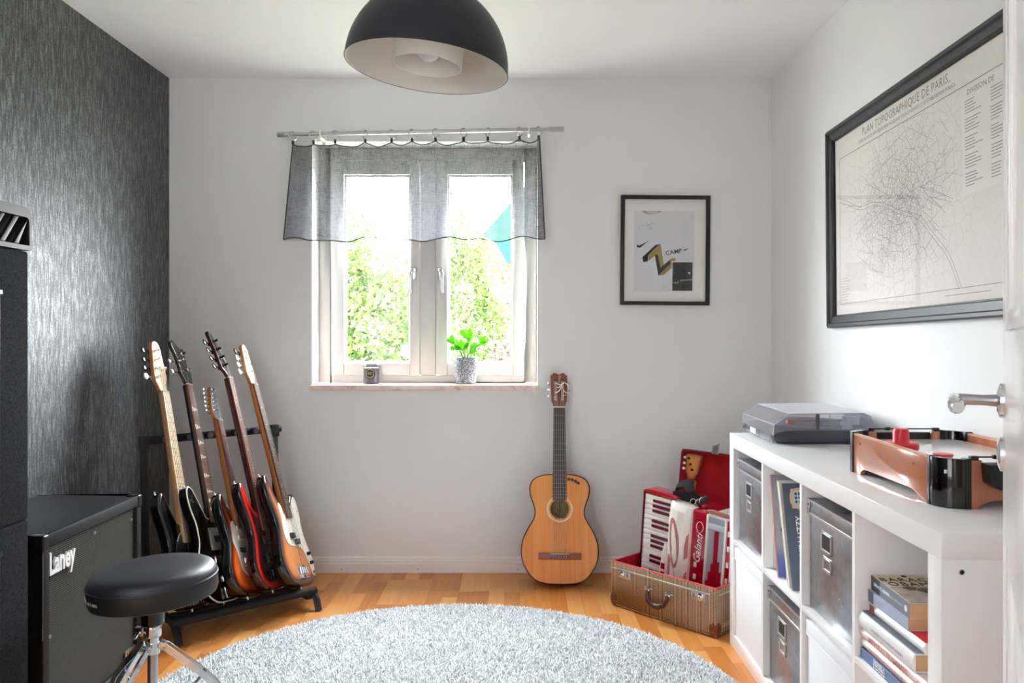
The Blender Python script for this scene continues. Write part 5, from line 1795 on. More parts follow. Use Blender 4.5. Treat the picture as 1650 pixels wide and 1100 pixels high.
# bridge
br = MB().box(-.098, .098, .108, .138, 0, .006).build('bridge', wood('bridge_wood', rgb(128, 70, 46), rgb(158, 92, 62), (60, 60, 4), .4), ac, .001)
MB().box(-.046, .046, .110, .137, .006, .010).build('tie_block', 'mahogany', br, .001)
MB().box(-.043, .043, .132, .1355, .009, .0135).build('saddle', 'cream_plastic', br, .0006)
tb = MB()
for i in range(6):
    x = -.029 + .0116 * i
    tb.tube([(x, .131, .0125), (x + .002, .118, .0115), (x - .002, .112, .010)], .0009, 5)
tb.build('string_knots', 'string_nylon', br)
# neck, fingerboard, frets
NY = .803
nk = MB().prism([(-.031, .46), (.031, .46), (.0265, NY), (-.0265, NY)], -.022, .002, 'z').build('neck', 'mahogany', ac, .006, 3)
fb = MB().prism([(-.0315, .375), (.0315, .375), (.0275, NY), (-.0275, NY)], .0015, .0075, 'z').build('fingerboard', wood('fb_dark', rgb(44, 34, 34), rgb(78, 62, 58), (80, 5, 80), .4), ac, .0008, 1)
Ls = NY - .134
fm = MB()
for i in range(1, 19):
    y = NY - Ls * (1 - 2 ** (-i / 12))
    if y > .38:
        w = .0275 + .004 * (NY - y) / .43
        MB().box(-w, w, y - .0009, y + .0009, .0072, .0086).build('fret', 'fret', fb, smooth=False)
MB().box(-.0275, .0275, NY, NY + .006, .001, .011).build('nut', 'cream_plastic', ac, .0008)
hp = [(-.0265, 0), (-.0265, .004), (-.036, .028), (-.038, .06), (-.040, .148), (-.0405, .158), (-.034, .159), (-.027, .168), (-.018, .170), (-.010, .166), (0, .161), (.010, .166), (.018, .170), (.027, .168), (.034, .159), (.0405, .158), (.040, .148), (.038, .06), (.036, .028), (.0265, .004), (.0265, 0)]
HM = Matrix.Translation((0, NY + .004, 0)) @ Matrix.Rotation(math.radians(-10), 4, 'X')
# slotted headstock: plate with two slots
def slotpoly(s):
    return [(s * .011, .03), (s * .024, .03), (s * .024, .135), (s * .011, .135)]
hd = MB()
hpw = ccw([(p[0], p[1]) for p in hp])
V, T1 = plate_tris(hpw, .008)
def okc(q):
    cx = sum(V[i][0] for i in q) / 3
    cy = sum(V[i][1] for i in q) / 3
    return not (.032 < cy < .135 and .011 < abs(cx) < .024)
hd.box(-.0105, .0105, .0, .15, -.018, 0)
for s in (-1, 1):
    hd.prism([(s * .0235, .02), (s * .0370, .03), (s * .0385, .06), (s * .0405, .15), (s * .0235, .15)], -.018, 0, 'z')
hd.prism([(-.040, .136), (.040, .136), (.0405, .158), (.034, .159), (.027, .168), (.018, .170), (.010, .166), (0, .161), (-.010, .166), (-.018, .170), (-.027, .168), (-.034, .159), (-.0405, .158)], -.018, .0002, 'z')
hd.prism([(-.0265, 0), (.0265, 0), (.0265, .004), (.037, .032), (-.037, .032), (-.0265, .004)], -.018, .0002, 'z')
ho = hd.build('headstock', 'head_mahogany', ac, .0006, 1)
ho.matrix_local = HM
for s in (-1, 1):
    for i, y in enumerate((.05, .084, .118)):
        MB().cyl((s * .008, y, -.008), (s * .027, y, -.008), .005, 12).build('roller', 'cream_plastic', ho)
        k = MB().cyl((s * .038, y, -.008), (s * .047, y, -.008), .0025, 8)
        k.ball((s * .050, y, -.008), .009, 12, 8, (.6, .9, .7))
        k.build('tuning_key', 'pearl' if i != 1 else 'chrome', ho)
    MB().box(s * .0395 if s > 0 else -.0415, .0415 if s > 0 else -.0395, .035, .135, -.014, -.003).build('tuner_plate', 'chrome', ho)
text('España', .022, 'cream_plastic', ho, frameM((.0, .136, .0006), (.25, .97, 0), (-.97, .25, 0), (0, 0, 1)), .0003, 'headstock_script', sx=.7, shear=.3)
sm = MB()
for i in range(6):
    k = i / 5 - .5
    s = -1 if i < 3 else 1
    q = HM @ Vector((s * .0175, (.05, .084, .118)[i if i < 3 else 5 - i], -.002))
    sm.tube([(k * .058, .134, .0135), (k * .043, NY + .002, .0112), q], .0008, 5)
sm.build('strings', 'string_nylon', ac)['kind'] = 'stuff'
rb = MB()
rb.tube([HM @ Vector(p) for p in [(-.016, .118, .006), (-.004, .108, .012), (.012, .106, .014), (.026, .116, .016), (.038, .108, .016), (.044, .085, .012), (.040, .068, .010), (.032, .066, .012), (.020, .080, .016), (.012, .100, .018), (.004, .080, .016), (-.006, .070, .014), (-.018, .066, .010)]], .0022, 6)
rb.tube([HM @ Vector(p) for p in [(.010, .104, .016), (-.002, .092, .014), (-.012, .094, .012)]], .002, 6)
rb.tube([HM @ Vector(p) for p in [(.014, .052, .006), (.024, .054, .01), (.036, .057, .008)]], .0015, 6)
rb.build('loose_string_bow', 'white_plastic', ac)
for (x, y, r) in ((.0435, .470, .2), (.059, .467, .75), (.074, .461, .6), (.087, .452, .1)):
    M2 = Matrix.Translation((x, y, .0006)) @ Matrix.Rotation(r, 4, 'Z')
    so = MB().box(-.0062, .0062, -.0062, .0062, 0, .0008, M2).build('sticker', 'ink', ac)
    MB().lathe([(.002, .0008), (.0032, .0008), (.0032, .0012), (.002, .0012)], 12, M2, True).build('sticker_print', mat('sticker_grey', rgb(120, 120, 112), .6), so)
# ------------------------------------------------------------------ suitcase (open, on the floor)
E1 = Vector((.681, -.7323, 0)).normalized()
E2 = Vector((-E1.y, E1.x, 0))
CO = Vector((.399, 3.397, 0))
CM = frameM(CO, E1, E2, (0, 0, 1))
CWD, CDP, CHT = .520, .445, .187
t = NT('tweed')
t.setp(.8, spec=.25)
v = t.coords('Object', (1, 1, 1))
sp = t.n('ShaderNodeSeparateXYZ')
t.l(v, sp.inputs[0])
xy = t.math('ADD', sp.outputs['X'], sp.outputs['Y'])
st_ = t.math('SINE', t.math('MULTIPLY', xy, 950.0))
sz_ = t.math('SINE', t.math('MULTIPLY', sp.outputs['Z'], 1050.0))
w_ = t.math('ADD', t.math('MULTIPLY', st_, .75), t.math('MULTIPLY', sz_, .3))
n_ = t.noise(v, 160, 3, .6)
w_ = t.math('ADD', w_, t.math('MULTIPLY', n_, .8))
t.l(t.ramp(t.math('MULTIPLY', t.math('ADD', w_, .4), .6), [(.12, rgb(70, 48, 36)), (.5, rgb(158, 126, 98)), (.88, rgb(226, 204, 174))]), t.b.inputs['Base Color'])
t.bump(st_, .25, .001)
MT['tweed'] = t.m
MT['trim_pale'] = mat('trim_pale', rgb(206, 196, 180), .4, .2)
cs = thing('suitcase', 'open brown tweed suitcase with red lining on the floor', 'suitcase', M=CM)
sh_ = MB()
wt = .008
sh_.box(0, CWD, 0, CDP, .004, .014)
sh_.box(0, CWD, 0, wt, .014, CHT).box(0, CWD, CDP - wt, CDP, .014, CHT).box(0, wt, wt, CDP - wt, .014, CHT).box(CWD - wt, CWD, wt, CDP - wt, .014, CHT)
sh_.build('case_shell', 'tweed', cs, .0022, 2)
li = MB()
l0, l1 = wt, wt + .003
li.box(l0, CWD - l0, l0, l1, .0145, CHT + .003).box(l0, CWD - l0, CDP - l1, CDP - l0, .0145, CHT + .003).box(l0, l1, l1, CDP - l1, .0145, CHT + .003).box(CWD - l1, CWD - l0, l1, CDP - l1, .0145, CHT + .003).box(l0, CWD - l0, l0, CDP - l0, .0142, .0165)
li.build('lining', 'red_lining', cs)
rim = MB()
rim.tube([(.004, .004, CHT + .001), (CWD - .004, .004, CHT + .001), (CWD - .004, CDP - .004, CHT + .001), (.004, CDP - .004, CHT + .001)], .0042, 8, True)
rim.build('rim_piping', mat('rim_red', rgb(214, 80, 84), .6), cs)
MB().box(.006, CWD - .03, -.0018, .0005, .160, .165).build('trim_strip', 'trim_pale', cs, .0006, 1)
MB().box(CWD - .0005, CWD + .0018, .02, CDP - .02, .160, .165).build('trim_strip', 'trim_pale', cs, .0006, 1)
for z in (.034, .040, .046):
    MB().box(CWD - .0005, CWD + .0012, .045, CDP - .05, z, z + .0022).build('stitched_band', 'trim_pale', cs)
for (x, s) in ((.072, 1), (.439, -1)):
    pl_ = MB().box(x - .033, x + .033, -.0028, .0004, .128, .164).build('lock_plate', 'steel', cs, .001)
    MB().lathe([(0, 0), (.0155, 0), (.0155, .004), (.012, .0065), (0, .007)], 24, Matrix.Translation((x - .013 * s if s > 0 else x + .012, -.0026, .146)) @ Matrix.Rotation(PI / 2, 4, 'X')).build('lock_button', 'chrome', pl_)
    MB().box(x + .016 if s > 0 else x - .02, x + .0195 if s > 0 else x - .0165, -.0034, -.0026, .138, .155).build('lock_slot', 'ink', pl_)
    MB().box(x - .014 * s - .0012 if s > 0 else x + .0108, x - .014 * s + .0012 if s > 0 else x + .0132, -.0102, -.0094, .141, .148).build('keyhole', 'ink', pl_)
hn = MB().tube([(.203, -.010, .117), (.204, -.018, .098), (.216, -.024, .076), (.238, -.027, .066), (.253, -.027, .064), (.270, -.027, .066), (.291, -.024, .076), (.303, -.018, .098), (.304, -.010, .117)], [.0075, .0085, .0105, .0115, .0115, .0115, .0105, .0085, .0075], 14)
hn.build('handle', 'leather_brown', cs)
for x in (.202, .305):
    hm = MB().box(x - .019, x + .019, -.006, .0004, .114, .126)
    hm.box(x - .013, x + .013, -.017, -.003, .110, .124)
    hm.build('handle_mount', 'chrome', cs, .003)
    for q in (-1, 1):
        MB().cyl((x + q * .016, -.0075, .120), (x + q * .016, -.005, .120), .003, 10).build('rivet', 'steel', cs)
for (x, y, sx_, sy_) in ((0, 0, 1, 1), (CWD, 0, -1, 1), (CWD, CDP, -1, -1), (0, CDP, 1, -1)):
    cp = MB().ball((x + sx_ * .014, y + sy_ * .014, .022), .0245, 18, 10, (1.0, 1.0, 1.0))
    cp.v = [Vector((min(max(p.x, -.003), CWD + .003), min(max(p.y, -.003), CDP + .003), max(min(p.z * 1.35, .058), .001))) for p in cp.v]
    co = MB().add(cp.v, cp.f).build('corner_cap', 'corner_brown', cs, ang=60)
    for (dx_, dz_) in ((.006, .046), (.02, .012), (.0, .012)):
        MB().cyl((x + sx_ * (.014 + dx_ * .5), y - sy_ * .0042, .012 + dz_ * .8), (x + sx_ * (.014 + dx_ * .5), y - sy_ * .0025, .012 + dz_ * .8), .0016, 8).build('cap_rivet', 'steel', co)
# lid
LM = Matrix.Translation((0, CDP - .002, CHT + .006)) @ Matrix.Rotation(math.radians(-9), 4, 'X')
LHT, LTH = .430, .068
ld = MB().box(0, CWD, LTH - .008, LTH, 0, LHT).box(0, CWD, 0, LTH - .008, LHT - .008, LHT).box(0, .008, 0, LTH - .008, 0, LHT - .008).box(CWD - .008, CWD, 0, LTH - .008, 0, LHT - .008).box(.008, CWD - .008, 0, LTH - .008, 0, .008)
lo = ld.build('lid', 'tweed', cs, .002)
lo.matrix_local = LM
ll = MB().box(.008, CWD - .008, LTH - .0115, LTH - .0085, .008, LHT - .008).box(.008, CWD - .008, -.002, LTH - .0115, LHT - .0115, LHT - .0085).box(.0085, .0115, -.002, LTH - .0115, .008, LHT - .0115).box(CWD - .0115, CWD - .0085, -.002, LTH - .0115, .008, LHT - .0115)
ll.build('lid_lining', 'red_lining', lo)
MB().tube([(.004, -.001, .004), (.004, -.001, LHT - .012), (.012, -.001, LHT - .004), (CWD - .012, -.001, LHT - .004), (CWD - .004, -.001, LHT - .012), (CWD - .004, -.001, .004)], .004, 8).build('lid_piping', mat('lid_dark_red', rgb(120, 14, 22), .6), lo)
lk = MB().box(.155, .215, -.004, .018, LHT, LHT + .004)
lk.box(.172, .205, -.012, -.008, LHT - .006, LHT + .034, Matrix.Translation((0, 0, 0)) @ Matrix.Rotation(math.radians(0), 4, 'X'))
lk.tube([(.176, -.008, LHT + .002), (.186, -.016, LHT + .028), (.214, -.02, LHT + .044), (.205, -.016, LHT + .028), (.182, -.008, LHT + .004)], .0028, 6)
lk.build('latch', 'steel', lo, .0008, 1)

# ------------------------------------------------------------------ accordion standing in the case
AM = CM @ Matrix.Translation((.030, .145, .056)) @ Matrix(((1, 0, 0, 0), (0, 0, -1, 0), (0, 1, 0, 0), (0, 0, 0, 1))) @ Matrix.Rotation(math.radians(-4.5), 4, 'Z')
acc = thing('accordion', 'red pearl piano accordion standing in the open suitcase', 'accordion', M=AM)
AH = .425
# treble keyboard case
MB().box(0, .150, 0, AH, -.075, -.012).build('keyboard_case', 'red_pearl', acc, .006, 3)
MB().box(-.002, .006, 0, AH + .004, -.07, .002).build('keyboard_edge', 'dark_red_pearl', acc, .002)
MB().prism(crom([(.0, AH - .002), (.02, AH + .012), (.08, AH + .012), (.150, AH + .008), (.160, AH - .004), (.08, AH - .006)], 4), -.07, .004, 'z').build('keyboard_top', 'red_pearl', acc, .002)
NW = 19
kh = (AH - .012) / NW
wk = MB().box(0, .134, .0006, kh - .0006, -.012, .0).mesh('white_key', .0018, 2)
wk.materials.append(MT['white_plastic'])
bk_ = MB().box(.046, .134, -kh * .27, kh * .27, -.004, .007).mesh('black_key', .0015, 2)
bk_.materials.append(MT['dark_red_pearl'])
pat = [1, 1, 1, 0, 1, 1, 0]
for i in range(NW):
    o = bpy.data.objects.new('white_key', wk)
    COL.objects.link(o)
    o.parent = acc
    o.location = (.008, i * kh + .002, 0)
    if i < NW - 1 and pat[(NW - 2 - i) % 7] and i > 0:
        o = bpy.data.objects.new('black_key', bk_)
        COL.objects.link(o)
        o.parent = acc
        o.location = (.008, (i + 1) * kh + .002, 0)
# white grille cover (convex)
gp = [(.142, -.012), (.150, .016), (.170, .034), (.205, .040), (.232, .030), (.248, .004), (.250, -.06), (.142, -.06)]
gr = MB()
lev = [(-.002, 1.0), (.36, 1.0), (.40, .86), (AH - .004, .55)]
vs, fs = [], []
for (y, k) in lev:
    for (x, z) in gp:
        zz_ = z if z < -.05 else -.02 + (z + .02) * k
        vs.append(Vector((x, y - (x - .142) * .20 * (1 if y > .3 else 0), zz_)))
n = len(gp)
for i in range(len(lev) - 1):
    for q in range(n):
        fs.append((i * n + q, i * n + (q + 1) % n, (i + 1) * n + (q + 1) % n, (i + 1) * n + q))
fs += [list(range(n))[::-1], [(len(lev) - 1) * n + q for q in range(n)]]
MT['ivory'] = mat('ivory', rgb(232, 228, 218), .25, coat=.3)
gro = gr.add(vs, fs).build('grille_cover', 'ivory', acc, .003, 2, ang=30)
def surf(x):
    for (a, b) in zip(gp[:5], gp[1:6]):
        if a[0] <= x <= b[0]:
            return a[1] + (b[1] - a[1]) * (x - a[0]) / (b[0] - a[0])
    return 0
def onface(pts, m, nm, h=.0016):
    """flat decoration following the cover"""
    pts = [(min(.168 + (p[0] - .153) * 1.2, .2465), p[1]) for p in pts]
    mb = MB()
    n = len(pts)
    mb.v = [Vector((p[0], p[1], surf(p[0]) - .001)) for p in pts] + [Vector((p[0], p[1], surf(p[0]) + h)) for p in pts]
    mb.f = [list(range(n))[::-1], list(range(n, 2 * n))] + [[i, (i + 1) % n, n + (i + 1) % n, n + i] for i in range(n)]
    return mb.build(nm, m, gro, smooth=False)
MT['grille_red'] = mat('grille_red', rgb(150, 40, 54), .5, var=(260, rgb(210, 160, 162), .9))
onface([(p.x, p.y) for p in crom([(.158, .35), (.178, .345), (.194, .28), (.197, .20), (.186, .15), (.166, .20), (.156, .28)], 4)], 'grille_red', 'grille_mesh')
onface([(p.x, p.y) for p in crom([(.166, .33), (.176, .318), (.186, .25), (.182, .215), (.168, .25)], 4)], 'ivory', 'grille_scroll', .003)
onface([(p.x, p.y) for p in crom([(.155, .20), (.180, .15), (.196, .08), (.192, .03), (.162, .02), (.153, .09)], 4)], 'grille_red', 'grille_mesh')
onface([(p.x, p.y) for p in crom([(.162, .095), (.176, .115), (.188, .09), (.184, .05), (.170, .045)], 4)], 'ivory', 'emblem', .003)
onface([(p.x, p.y) for p in crom([(.169, .09), (.176, .098), (.182, .084), (.178, .066), (.171, .070)], 3)], mat('gold', rgb(206, 168, 84), .35, .6), 'emblem_gold', .004)
for (y0, y1) in ((.19, .30), (.02, .14)):
    onface([(.212, y0), (.223, y0 + .01), (.227, (y0 + y1) / 2), (.223, y1), (.214, y1 - .01), (.211, (y0 + y1) / 2)], 'grille_red', 'grille_slit')
# register switch block
sw = MB().prism([(p.x, p.y) for p in crom([(.122, .10), (.126, .18), (.138, .235), (.148, .22), (.150, .15), (.150, .06), (.142, .01), (.128, .02)], 4)], .0, .020, 'z').build('switch_block', 'ivory', acc, .004, 3)
for y in (.085, .122):
    MB().box(.127, .146, y, y + .026, .019, .024).build('switch', 'red_pearl', sw, .002)
# treble body, bellows, bass body
tb_ = MB().box(.235, .318, .0, AH - .025, -.175, -.012)
tbo = tb_.build('treble_body', 'red_pearl', acc, .008, 3)
MB().box(.10, .250, 0, AH - .02, -.175, -.075).build('treble_back', 'red_pearl', acc, .006, 2)
text('Galanti', .046, mat('script_silver', rgb(230, 222, 222), .3), tbo, frameM((.283, .245, -.0114), (0.06, 1, 0), (-1, .06, 0), (0, 0, 1)), .0006, 'script', sx=.95, shear=.35)
MB().tube([Vector((.285 + .016 * math.cos(a) , .335 + .022 * math.sin(a), -.0112)) for a in np.linspace(-1.2, 4.2, 16)], .0012, 5).build('script_flourish', 'white_ink', tbo)
for y in (.165, .115, .062, .015):
    MB().box(.268, .281, y, y + .022, -.013, -.009).build('stud', 'ivory', tbo, .001)
for x in (.316, .402):
    MB().box(x, x + .007, -.002, AH - .028, -.178, -.008).build('bellows_frame', 'ivory', acc, .001)
NP = 8
bw_ = (.402 - .323) / NP
t = NT('bellows_cloth')
t.setp(.5)
v = t.coords('Object', (1, 1, 1))
sp = t.n('ShaderNodeSeparateXYZ')
t.l(v, sp.inputs[0])
sn = t.math('SINE', t.math('MULTIPLY', sp.outputs['Y'], 1700.0))
t.l(t.mix(t.math('ADD', t.math('MULTIPLY', sn, .25), .5), rgb(158, 162, 170), rgb(206, 209, 214)), t.b.inputs['Base Color'])
MT['bellows_cloth'] = t.m
up = [.012, .05, .085, .22, .225, .10, .06, .02]
dn_ = [.02, .05, .075, .095, .10, .08, .055, .02]
for i in range(NP):
    x0 = .323 + i * bw_
    pr = [(x0, -.170), (x0, -.020), (x0 + bw_ * .5, -.011), (x0 + bw_, -.020), (x0 + bw_, -.170)]
    vs = [Vector((x, y, z)) for y in (.004, AH - .036) for (x, z) in pr]
    po = MB().add(vs, [(0, 1, 2, 3, 4)[::-1], (5, 6, 7, 8, 9)] + [(q, (q + 1) % 5, 5 + (q + 1) % 5, 5 + q) for q in range(5)]).build('bellows_fold', 'bellows_cloth', acc, smooth=False)
    e = .0008
    vs = [Vector((x, y, z + e)) for y in (.115 - dn_[i], .115 + up[i]) for (x, z) in pr[1:4]]
    MB().add(vs, [(0, 1, 4, 3), (1, 2, 5, 4)]).build('bellows_inlay', mat('inlay_red', rgb(176, 18, 44), .4) if i == 0 else bpy.data.materials['inlay_red'], po, smooth=False)
MB().box(.320, .405, AH - .085, AH - .06, -.013, -.0085).build('bellows_plate', mat('plate_grey', rgb(178, 186, 196), .4), acc, .001)
bs = MB().box(.409, .455, .0, AH - .03, -.175, -.012).build('bass_body', 'red_pearl', acc, .008, 3)
for y in (.33, .27, .205, .14, .08, .02):
    MB().box(.417, .428, y, y + .022, -.013, -.009).build('stud', 'ivory', bs, .001)
bp = MB().box(.434, .453, .004, AH - .06, -.013, -.009).build('bass_panel', 'ivory', bs, .001)
for k in range(22):
    MB().lathe([(0, 0), (.0042, 0), (.004, .002), (0, .0025)], 10, Matrix.Translation((.447, .012 + k * .0125, -.0092))).build('bass_dot', 'red_plastic', bp)
# bellows strap, shoulder straps
MB().tube([(.30, AH - .028, -.03), (.33, AH - .018, -.028), (.40, AH - .020, -.026), (.44, AH - .028, -.03)], .006, 8, flat=(.5, 1.6)).build('bellows_strap', mat('strap_tan', rgb(150, 92, 70), .5), acc)
MB().box(.296, .306, AH - .034, AH - .018, -.036, -.024).build('strap_snap', 'chrome', acc, .002)
MB().tube([(.165, AH - .008, -.05), (.19, AH + .03, -.07), (.155, AH + .052, -.10), (.09, AH + .03, -.13), (.06, AH - .02, -.15)], [.010, .016, .018, .018, .014], 10, flat=(.45, 1.5)).build('shoulder_strap', mat('strap_velvet', rgb(20, 20, 24), .85), acc)
MB().tube([(.130, AH + .006, -.03), (.17, AH + .006, -.05), (.21, AH + .0, -.075), (.235, AH - .005, -.09)], [.012, .018, .018, .012], 10, flat=(.6, 1.4)).build('shoulder_strap', bpy.data.materials['strap_velvet'], acc)
MB().tube([(.225, AH - .01, -.06), (.25, AH - .004, -.055), (.285, AH + .028, -.05)], .010, 8, flat=(.3, 1.2)).build('strap_tongue', 'black_satin', acc)
for (x, y) in ((.214, AH - .008), (.240, AH - .004), (.258, AH + .008)):
    MB().torus((x, y, -.055), .013, .0018, Matrix.Rotation(PI / 2.6, 4, 'Y'), 16, 6).build('buckle', 'chrome', acc)
MB().tube([(.002, .32, -.06), (-.022, .30, -.06), (-.036, .26, -.06), (-.036, .20, -.06), (-.022, .15, -.06), (.002, .12, -.06)], .009, 8, flat=(.35, 1.4)).build('hand_strap', 'black_satin', acc)

# ------------------------------------------------------------------ small ukulele behind the accordion
UM = CM @ Matrix.Translation((.098, .348, .026)) @ Matrix(((1, 0, 0, 0), (0, 0, -1, 0), (0, 1, 0, 0), (0, 0, 0, 1))) @ Matrix.Rotation(math.radians(-9), 4, 'X') @ Matrix.Rotation(math.radians(-2), 4, 'Z')
uk = thing('ukulele', 'small sunburst ukulele standing behind the accordion', 'ukulele', M=UM)
uh = [(0, 0), (.045, .004), (.075, .03), (.082, .07), (.068, .11), (.053, .14), (.056, .17), (.062, .20), (.048, .228), (.02, .236), (0, .236)]
uo = ccw(crom(uh + [(-p[0], p[1]) for p in uh[1:-1][::-1]], 4))
slab_body(uo, 0, -.045, .004).build('body', 'burst_amber', uk, ang=50)
MB().lathe([(0, .0004), (.026, .0004), (.026, .001), (0, .001)], 28, Matrix.Translation((0, .155, 0))).build('soundhole', 'ink', uk)
MB().box(-.03, .03, .06, .075, 0, .006).build('bridge', 'rosewood', uk, .001)
MB().prism([(-.019, .20), (.019, .20), (.0175, .475), (-.0175, .475)], -.016, .002, 'z').build('neck', 'amber_maple', uk, .004)
ub = MB().prism([(-.019, .185), (.019, .185), (.0175, .475), (-.0175, .475)], .002, .0065, 'z').build('fingerboard', mat('ebony', rgb(34, 34, 38), .4), uk)
for k in range(1, 12):
    y = .475 - .40 * (1 - 2 ** (-k / 12))
    MB().box(-.018, .018, y - .0008, y + .0008, .0062, .0074).build('fret', 'fret', ub, smooth=False)
MB().box(-.018, .018, .475, .480, .002, .010).build('nut', 'red_plastic', uk)
uhead = ccw(crom([(-.017, 0), (-.022, .012), (-.034, .030), (-.036, .06), (-.042, .102), (-.030, .112), (0, .114), (.030, .112), (.042, .102), (.036, .06), (.034, .030), (.022, .012), (.017, 0)], 4))
uhd = slab_body(uhead, .006, -.010, .003, .006)
uho = uhd.build('headstock', burst('burst_head', [(0, rgb(120, 60, 30)), (.05, rgb(170, 96, 52)), (.14, rgb(206, 128, 58)), (.3, rgb(222, 146, 66))], .2), uk)
uho.matrix_local = Matrix.Translation((0, .480, 0))
for (x, y) in ((-.022, .092), (-.010, .066), (.002, .042)):
    MB().lathe([(0, 0), (.006, 0), (.006, .003), (.0035, .004), (.0035, .010), (0, .010)], 12, Matrix.Translation((x, y, .006))).build('tuning_post', 'dark_metal', uho)
for y in (.042, .066, .092):
    k = MB().cyl((-.03, y, -.004), (-.048, y, -.004), .002, 8)
    k.ball((-.052, y, -.004), .009, 12, 8, (.8, .8, .5))
    k.build('tuning_key', 'white_plastic', uho)

# ------------------------------------------------------------------ framed shirt print on the back wall
pw, ph = .432, .532
pic = thing('picture_frame', 'small black framed shirt print with letter logo beside the window', 'picture', M=frameM((.713, YB, 1.564), (1, 0, 0), (0, 0, 1), (0, -1, 0)) @ Matrix.Rotation(math.radians(-.45), 4, 'Z'))
def frame_bars(root, w, h, b, z0, z1, m, nm='frame', bev=.001):
    f = MB()
    W2, H2 = w / 2, h / 2
    for (a, c_, d_, e_) in (((-W2, H2), (W2, H2), (W2 - b, H2 - b), (-W2 + b, H2 - b)), ((-W2, -H2), (W2, -H2), (W2 - b, -H2 + b), (-W2 + b, -H2 + b)),
                            ((-W2, -H2), (-W2, H2), (-W2 + b, H2 - b), (-W2 + b, -H2 + b)), ((W2, -H2), (W2, H2), (W2 - b, H2 - b), (W2 - b, -H2 + b))):
        f = MB().prism([a, c_, d_, e_], z0, z1, 'z')
        f.build(nm, m, root, bev, 1)
MT['frame_black'] = mat('frame_black', rgb(30, 30, 32), .45)
frame_bars(pic, pw, ph, .018, .001, .024, 'frame_black', 'frame_bar')
MB().box(-pw / 2 + .015, pw / 2 - .015, -ph / 2 + .015, ph / 2 - .015, .002, .008).build('mat_board', mat('mat_white', rgb(236, 235, 233), .8), pic)
k_ = .000598
Q = lambda x, y: ((x - 464) * k_, (565 - y) * k_)
def flat(pts, z, m, nm, parent=pic, h=.0004):
    return MB().prism([Q(*p) for p in pts], z, z + h, 'z').build(nm, m, parent, smooth=False)
flat([(213, 245), (703, 245), (703, 898), (213, 898)], .0078, mat('shirt_white', rgb(228, 229, 231), .8, var=(9, rgb(206, 210, 216), .9)), 'shirt_print')
flat([(272, 246), (440, 246), (400, 262), (345, 274), (310, 266)], .0083, mat('collar_grey', rgb(150, 142, 144), .8), 'shirt_collar')
flat([(300, 247), (415, 247), (385, 266), (345, 272), (320, 264)], .0087, mat('collar_pink', rgb(206, 190, 192), .8), 'shirt_collar')
IB = mat('print_black', rgb(40, 40, 42), .6)
IG = mat('print_gold', rgb(158, 138, 62), .6)
flat([(280, 622), (385, 522), (427, 511), (330, 603), (325, 655), (290, 661)], .0084, IB, 'logo_shape')
flat([(331, 604), (428, 514), (457, 690), (428, 703), (405, 588), (332, 652)], .0084, IG, 'logo_shape')
flat([(382, 606), (404, 592), (428, 706), (505, 640), (512, 672), (412, 770)], .0087, IB, 'logo_shape')
flat([(415, 769), (512, 673), (506, 641), (518, 630), (548, 626), (551, 648), (524, 654), (521, 705), (455, 763)], .0084, IG, 'logo_shape')
flat([(238, 514), (235, 533), (245, 545), (267, 541), (300, 514), (332, 487), (290, 510), (262, 523), (248, 527), (243, 521)], .0084, IB, 'swoosh')
flat([(619, 552), (616, 562), (625, 566), (640, 558), (662, 542), (640, 551), (628, 556)], .0084, IB, 'swoosh')
text('CAMP', .030, IB, pic, Matrix.Translation((*Q(536, 578), .0086)) @ Matrix.Rotation(math.radians(10), 4, 'Z'), .0002, 'print_lettering', sx=1.02, bold=.012)
sg = MB()
def P3(x, y): return Vector((*Q(x, y), .0086))
for pts in (((258, 372), (252, 388), (266, 402)), ((300, 362), (318, 342), (326, 360), (340, 362)), ((318, 360), (340, 352), (385, 334)), ((345, 362), (360, 352), (388, 350)), ((318, 376), (345, 372), (330, 400), (355, 380), (348, 404)), ((266, 366), (300, 362), (330, 362))):
    sg.tube(crom([P3(*p) for p in pts], 5, False), .0007, 5)
sg.build('signature', mat('signature_blue', rgb(120, 160, 172), .6), pic)
fo = MB()
for pts in (((225, 720), (330, 690), (420, 800)), ((440, 520), (430, 470), (480, 455), (520, 500)), ((560, 660), (610, 640), (700, 632)), ((415, 897), (470, 850), (515, 812)), ((450, 770), (452, 850))):
    fo.tube(crom([P3(*p) for p in pts], 5, False), .0006, 4)
fo.build('shirt_creases', mat('crease_grey', rgb(196, 198, 202), .8), pic)
flat([(520, 652), (695, 652), (695, 898), (520, 898)], .0088, 'paper', 'photo_border')
t = NT('dark_photo')
t.setp(.4)
v = t.coords('Object', (1, 1, 1))
f = t.noise(v, 55, 4, .6)
t.l(t.ramp(f, [(.4, rgb(24, 25, 28)), (.62, rgb(58, 60, 64)), (.75, rgb(120, 122, 126))]), t.b.inputs['Base Color'])
flat([(526, 660), (689, 660), (689, 892), (526, 892)], .0093, t.m, 'photo_print')
flat([(560, 690), (575, 676), (590, 690), (600, 720), (596, 760), (590, 785), (590, 828), (578, 828), (574, 790), (566, 828), (554, 828), (556, 770), (550, 725)], .0098, mat('photo_figure', rgb(18, 18, 20), .5), 'photo_figure')
flat([(527, 828), (600, 800), (688, 796), (688, 806), (605, 812), (560, 836)], .0097, mat('photo_light', rgb(150, 152, 156), .5), 'photo_light')
flat([(648, 745), (662, 738), (675, 747), (664, 758)], .0098, mat('photo_flare', rgb(220, 222, 226), .5), 'photo_light')
MB().box(-pw / 2 + .016, pw / 2 - .016, -ph / 2 + .016, ph / 2 - .016, .0150, .0162).build('glass', 'picture_glass', pic, smooth=False)

